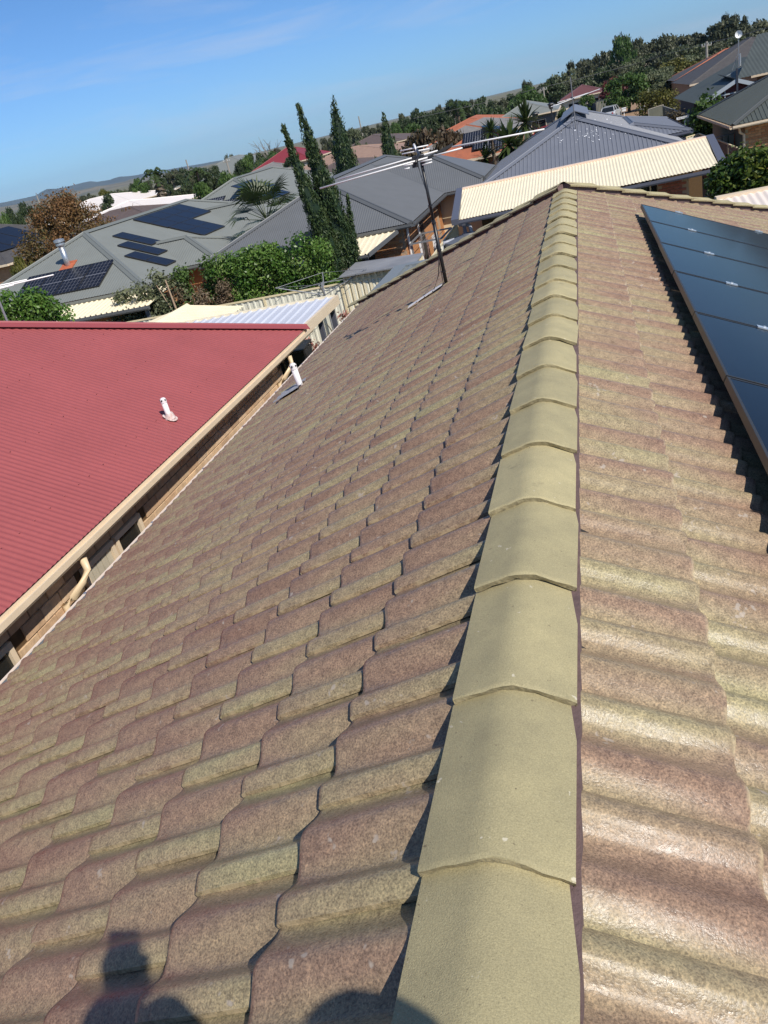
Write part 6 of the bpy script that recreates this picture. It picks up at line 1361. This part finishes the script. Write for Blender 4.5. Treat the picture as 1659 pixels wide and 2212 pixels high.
def feather_palm(k, x, y, dist, label, seed, R0, nf=16, dead=True):
    q = atd(k, x, y, dist); t = thing('feather_palm', (q[0], q[1], 0), label, 'palm'); r = random.Random(seed); top = np.array((q[0], q[1], q[2]-R0*.35))
    M().tube([(q[0], q[1], 0), top], [.28, .2], 8).make('trunk', m_bark, t)
    for i in range(nf+(6 if dead else 0)):
        dd_ = i >= nf; an = r.uniform(0, 2*pi); el = r.uniform(.1, 1.2) if not dd_ else r.uniform(-1.4, -1.0); d = np.array((cos(an)*cos(el), sin(an)*cos(el), sin(el))); m_ = M(); pts = []
        for j in range(7): s = j/6; pts.append(top+d*R0*s-np.array((0, 0, R0*.75*s*s*(1 if not dd_ else .1))))
        s = np.cross(d, (.01, .02, 1)); s /= np.linalg.norm(s)
        for j in range(6):
            w = R0*.22*sin(pi*(j+.6)/6.8); 
            for sg in (-1, 1): m_.add([pts[j], pts[j+1], (pts[j]+pts[j+1])/2+s*sg*w-np.array((0, 0, w*.6))], [(0, 1, 2)])
        m_.make('frond', L_palm if not dd_ else L_dry, t)
feather_palm('H', 272, 425, 128., 'tall feather palm with hanging dead fronds on the left skyline', 81, 3.4); feather_palm('H', 735, 408, 150., 'feather palm beside the dark mast on the left', 82, 3.4, dead=False); feather_palm('F', 262, 385, 165., 'tall palm tree above the brown roof in the middle', 83, 4.2, dead=False); feather_palm('H', 1500, 300, 135., 'light green palm behind the crimson roof', 84, 3.6, dead=False)
# leafless tree on the skyline
dq = atd('H', 1530, 135, 170.); bt = thing('bare_tree', (dq[0], dq[1], 0), 'leafless pale tree rising above the left skyline', 'tree'); bm_ = M(); r = random.Random(9)
bm_.tube([(dq[0], dq[1], 0), (dq[0], dq[1], dq[2]*.45)], [.25, .15], 6)
for i in range(9):
    e_ = np.array((dq[0]+r.uniform(-4, 4), dq[1]+r.uniform(-3, 3), dq[2]*r.uniform(.75, 1.0))); m0 = np.array((dq[0], dq[1], dq[2]*.42)); md = (m0+e_)/2+np.array((0, 0, -.4)); bm_.tube([m0, md, e_], [.10, .07, .03], 5)
    for j in range(3): e2_ = e_+np.array((r.uniform(-1, 1), r.uniform(-1, 1), r.uniform(-.2, .9))); bm_.tube([md+(e_-md)*r.uniform(.3, .8), e2_], [.05, .02], 4)
bm_.make('branches', mat('pale_branch', (.22, .20, .17), .9), bt)

# each tree of a belt is told apart by its place, counted from the left
WORDS = 'first second third fourth fifth sixth seventh eighth ninth tenth eleventh twelfth thirteenth fourteenth fifteenth sixteenth seventeenth eighteenth nineteenth twentieth'.split()
def ordinal(i): return WORDS[i] if i < 20 else ('twenty ' if i < 29 else 'thirty ')+WORDS[(i+1) % 10-1] if (i+1) % 10 else 'thirtieth'
for gname, text in ((GR, 'gum tree from the left in the grey green belt on the right skyline'), (GL, 'dull green tree from the left in the scattered left skyline belt'), (GM, 'dark skyline tree from the left between the cypresses and the street'), ('low trees under the gum belt', 'low dense tree from the left at the foot of the gum belt'), ('far row of cypress trees', 'far dark cypress from the left above the terracotta roofs')):
    L_ = [o for o in bpy.data.objects if o.get('group') == gname]
    def sx_(o):
        d = np.array(o.location)+np.array((0, 0, 4.))-CAM; return (d@cR)/(d@cF)
    for i, o in enumerate(sorted(L_, key=sx_)): o['label'] = ordinal(i)+' '+text
# ------------------------------------------------------------------ hills on the left horizon and the plain before them
def hills(name, sky, dist, depth, m, seed, foot=.35):
    r = random.Random(seed); top = [atd(k, x, y, dist) for k, x, y in sky]; n = 90; mm = M(); vs = []
    ang = [math.atan2(p[0]-CAM[0], p[1]) for p in top]; zz = [p[2] for p in top]; rows = [-1., -.72, -.45, -.22, -.08, 0., .12, .4, 1.]
    for i in range(n+1):
        a = ang[0]+(ang[-1]-ang[0])*i/n; z = float(np.interp(a, ang, zz))
        for j, t in enumerate(rows):
            d = dist+t*depth; e = (1-abs(t))**1.25; w = 1+.22*sin(i*.55+j*1.7+seed)+.15*sin(i*1.31+j*2.3) if 0 < abs(t) < 1 else 1.
            vs.append((CAM[0]+sin(a)*d/cos(0), cos(a)*d, max(-2., z*e*w) if abs(t) < 1 else -3.))
    k = len(rows); mm.add(vs, [(i*k+j, (i+1)*k+j, (i+1)*k+j+1, i*k+j+1) for i in range(n) for j in range(k-1)])
    return props(mm.make(name, m, None, True), kind='structure')
m_hill = mat('wooded_hills', (.085, .095, .065), .95, col2=(.05, .062, .045), vs=.004, fine=.25, fs=.02); m_hill2 = mat('dry_paddocks', (.23, .18, .11), .95, col2=(.075, .085, .05), vs=.003)
hills('hills', [('G', -1500, 700), ('G', -500, 640), ('G', 0, 552), ('G', 180, 515), ('G', 350, 480), ('G', 500, 435), ('G', 640, 400), ('G', 720, 372), ('G', 800, 360), ('G', 860, 336), ('G', 1050, 322), ('G', 1200, 298), ('G', 1400, 262), ('H', 300, 490), ('H', 600, 435), ('H', 850, 395), ('H', 1040, 362), ('H', 1250, 325), ('H', 1600, 270), ('F', 0, 500), ('F', 800, 330)], 9000., 2200., m_hill, 1)
hills('hills', [('G', -1500, 760), ('G', -400, 690), ('G', 0, 598), ('G', 300, 545), ('G', 600, 478), ('G', 800, 425), ('G', 1000, 385), ('G', 1200, 350), ('G', 1400, 308), ('H', 300, 525), ('H', 600, 468), ('H', 900, 412), ('H', 1250, 345), ('H', 1600, 285)], 4200., 1300., m_hill2, 2)

# ------------------------------------------------------------------ the photographer, standing on the right slope and holding the phone out
def person():
    t = thing('person', (.95, -.75, GZ-.35), 'person in dark clothes on the roof holding up the phone', 'person')
    ph = CAM-cF*.020-cU*.0
    hd = CAM+np.array((.53, -.16, -.055)); nk = hd+np.array((.02, -.03, -.20)); ch = nk+np.array((.02, -.06, -.14)); pv_ = ch+np.array((.04, -.12, -.42))
    def groundz(x): return GZ-abs(x)*tan(PA)+.03
    fl_ = np.array((.62, -.32, 0)); fr_ = np.array((1.05, -.80, 0)); fl_[2] = groundz(fl_[0])+.06; fr_[2] = groundz(fr_[0])+.06
    V, E_, Rd = [], [], []
    def v(p, r): V.append(tuple(np.array(p)-ORG[t])); Rd.append(r); return len(V)-1
    def chain(start, pts):
        a = start
        for p, r in pts: b = v(p, r); E_.append((a, b)); a = b
        return a
    right = np.array((.85, .40, 0)); right /= np.linalg.norm(right)
    c0 = v(pv_, .155); c1 = chain(c0, [(pv_*.5+ch*.5, .15), (ch, .165)]); nk_ = chain(c1, [(nk, .062), (nk*.4+hd*.6, .07)])
    hand = CAM-cF*.035-cU*.085+cR*.005
    shL = ch-right*.19+np.array((0, 0, .06)); elL = hand+np.array((-.09, -.16, -.25))
    a = chain(c1, [(shL, .068), ((shL+elL)/2, .058), (elL, .12), ((elL+hand)/2, .105), (hand, .055)])
    shR = ch+right*.19+np.array((0, 0, .06)); h2 = hand+cR*.05-cU*.02; elR = h2+np.array((.20, -.16, -.20)); chain(c1, [(shR, .068), ((shR+elR)/2, .058), (elR, .10), ((elR+h2)/2, .085), (h2, .05)])
    for hp, ft in ((pv_-right*.10, fl_), (pv_+right*.10, fr_)):
        kn = (hp+ft)/2+np.array((.02, .12, .02)); chain(c0, [(hp, .105), (kn, .068), (ft+np.array((0, -.03, .05)), .045), (ft+np.array((0, .14, -.02)), .038)])
    me = bpy.data.meshes.new('body'); me.from_pydata(V, E_, []); o = bpy.data.objects.new('body', me); COL.objects.link(o); o.parent = t
    me.materials.append(mat('dark_clothing', (.045, .05, .07), .85, var=.2, vs=12.))
    md = o.modifiers.new('skin', 'SKIN'); o.modifiers.new('sub', 'SUBSURF').levels = 2; o.modifiers['sub'].render_levels = 2
    for i, s in enumerate(me.skin_vertices[0].data): s.radius = (Rd[i], Rd[i]*(.8 if i < 4 else 1.)); s.use_root = (i == 0)
    # head with face, ears and a cap
    m_skin = mat('skin', (.50, .30, .21), .55); hm = M(); hm.ball(hd, (.076, .096, .115), 18, 12)
    fd_ = cF*np.array((1, 1, 0)); fd_ /= np.linalg.norm(fd_); rt = np.array((fd_[1], -fd_[0], 0)); hm.ball(hd+fd_*.10+np.array((0, 0, -.012)), (.014, .02, .022), 8, 6)
    for sg in (-1, 1): hm.ball(hd+rt*sg*.078+np.array((0, 0, -.005)), (.014, .02, .032), 8, 6)
    ho = hm.make('head', m_skin, t, smooth=True)
    for sg in (-1, 1): M().ball(hd+fd_*.082+rt*sg*.032+np.array((0, 0, .012)), .012, 8, 6).make('eye', mat('eye_dark', (.02, .02, .02), .3), ho, smooth=True)
    M().ob(hd+fd_*.093+np.array((0, 0, -.055)), rt*.022, fd_*.008, np.array((0, 0, .005))).make('mouth', mat('lips', (.35, .12, .10), .5), ho)
    cp2 = M(); cp2.ball(hd+np.array((0, 0, .035)), (.088, .108, .095), 18, 10); cp2.make('cap', mat('navy_cap', (.03, .035, .06), .9), t, smooth=False)
    # hand: palm, four fingers and thumb round the phone
    hnd = M(); pc_ = hand+cU*.015; hnd.ob(pc_, cR*.042, cU*.045, cF*.014)
    for k in range(4):
        b = pc_+cR*.040+cU*(.034-.022*k)+cF*.006; hnd.tube([b-cF*.012, b+cF*.012+cR*.006, b+cF*.022-cR*.012, b+cF*.022-cR*(.036-.004*k)], [.010, .0095, .0085, .007], 7)
    b = pc_-cR*.038+cU*.01; hnd.tube([b-cU*.03, b+cU*.02-cR*.008, b+cU*.05+cR*.004-cF*.008], [.013, .011, .008], 7); hnd.make('hand', m_skin, t, smooth=True)
    p = thing('mobile_phone', tuple(ph-cU*.075), 'black phone held upright by the photographer', 'phone')
    M().ob(ph-cU*.045-cF*.004, cR*.0385, cU*.078, cF*.004).make('body', m_black, p); M().ob(ph-cU*.045-cF*.0088, cR*.036, cU*.074, cF*.0004).make('screen', m_glass, p)
person()

# ------------------------------------------------------------------ the air
hb = M().box(-9500, 9500, -400, 11800, -1., 330.)
hv = bpy.data.materials.new('haze'); hv.use_nodes = True; t = hv.node_tree; t.nodes.clear()
pv = N(t, 'ShaderNodeVolumePrincipled'); pv.inputs['Color'].default_value = (.46, .68, 1., 1); pv.inputs['Density'].default_value = 4.6e-5; pv.inputs['Anisotropy'].default_value = .0
ot = N(t, 'ShaderNodeOutputMaterial'); t.links.new(pv.outputs[0], ot.inputs['Volume'])
props(hb.make('haze', hv), kind='stuff')
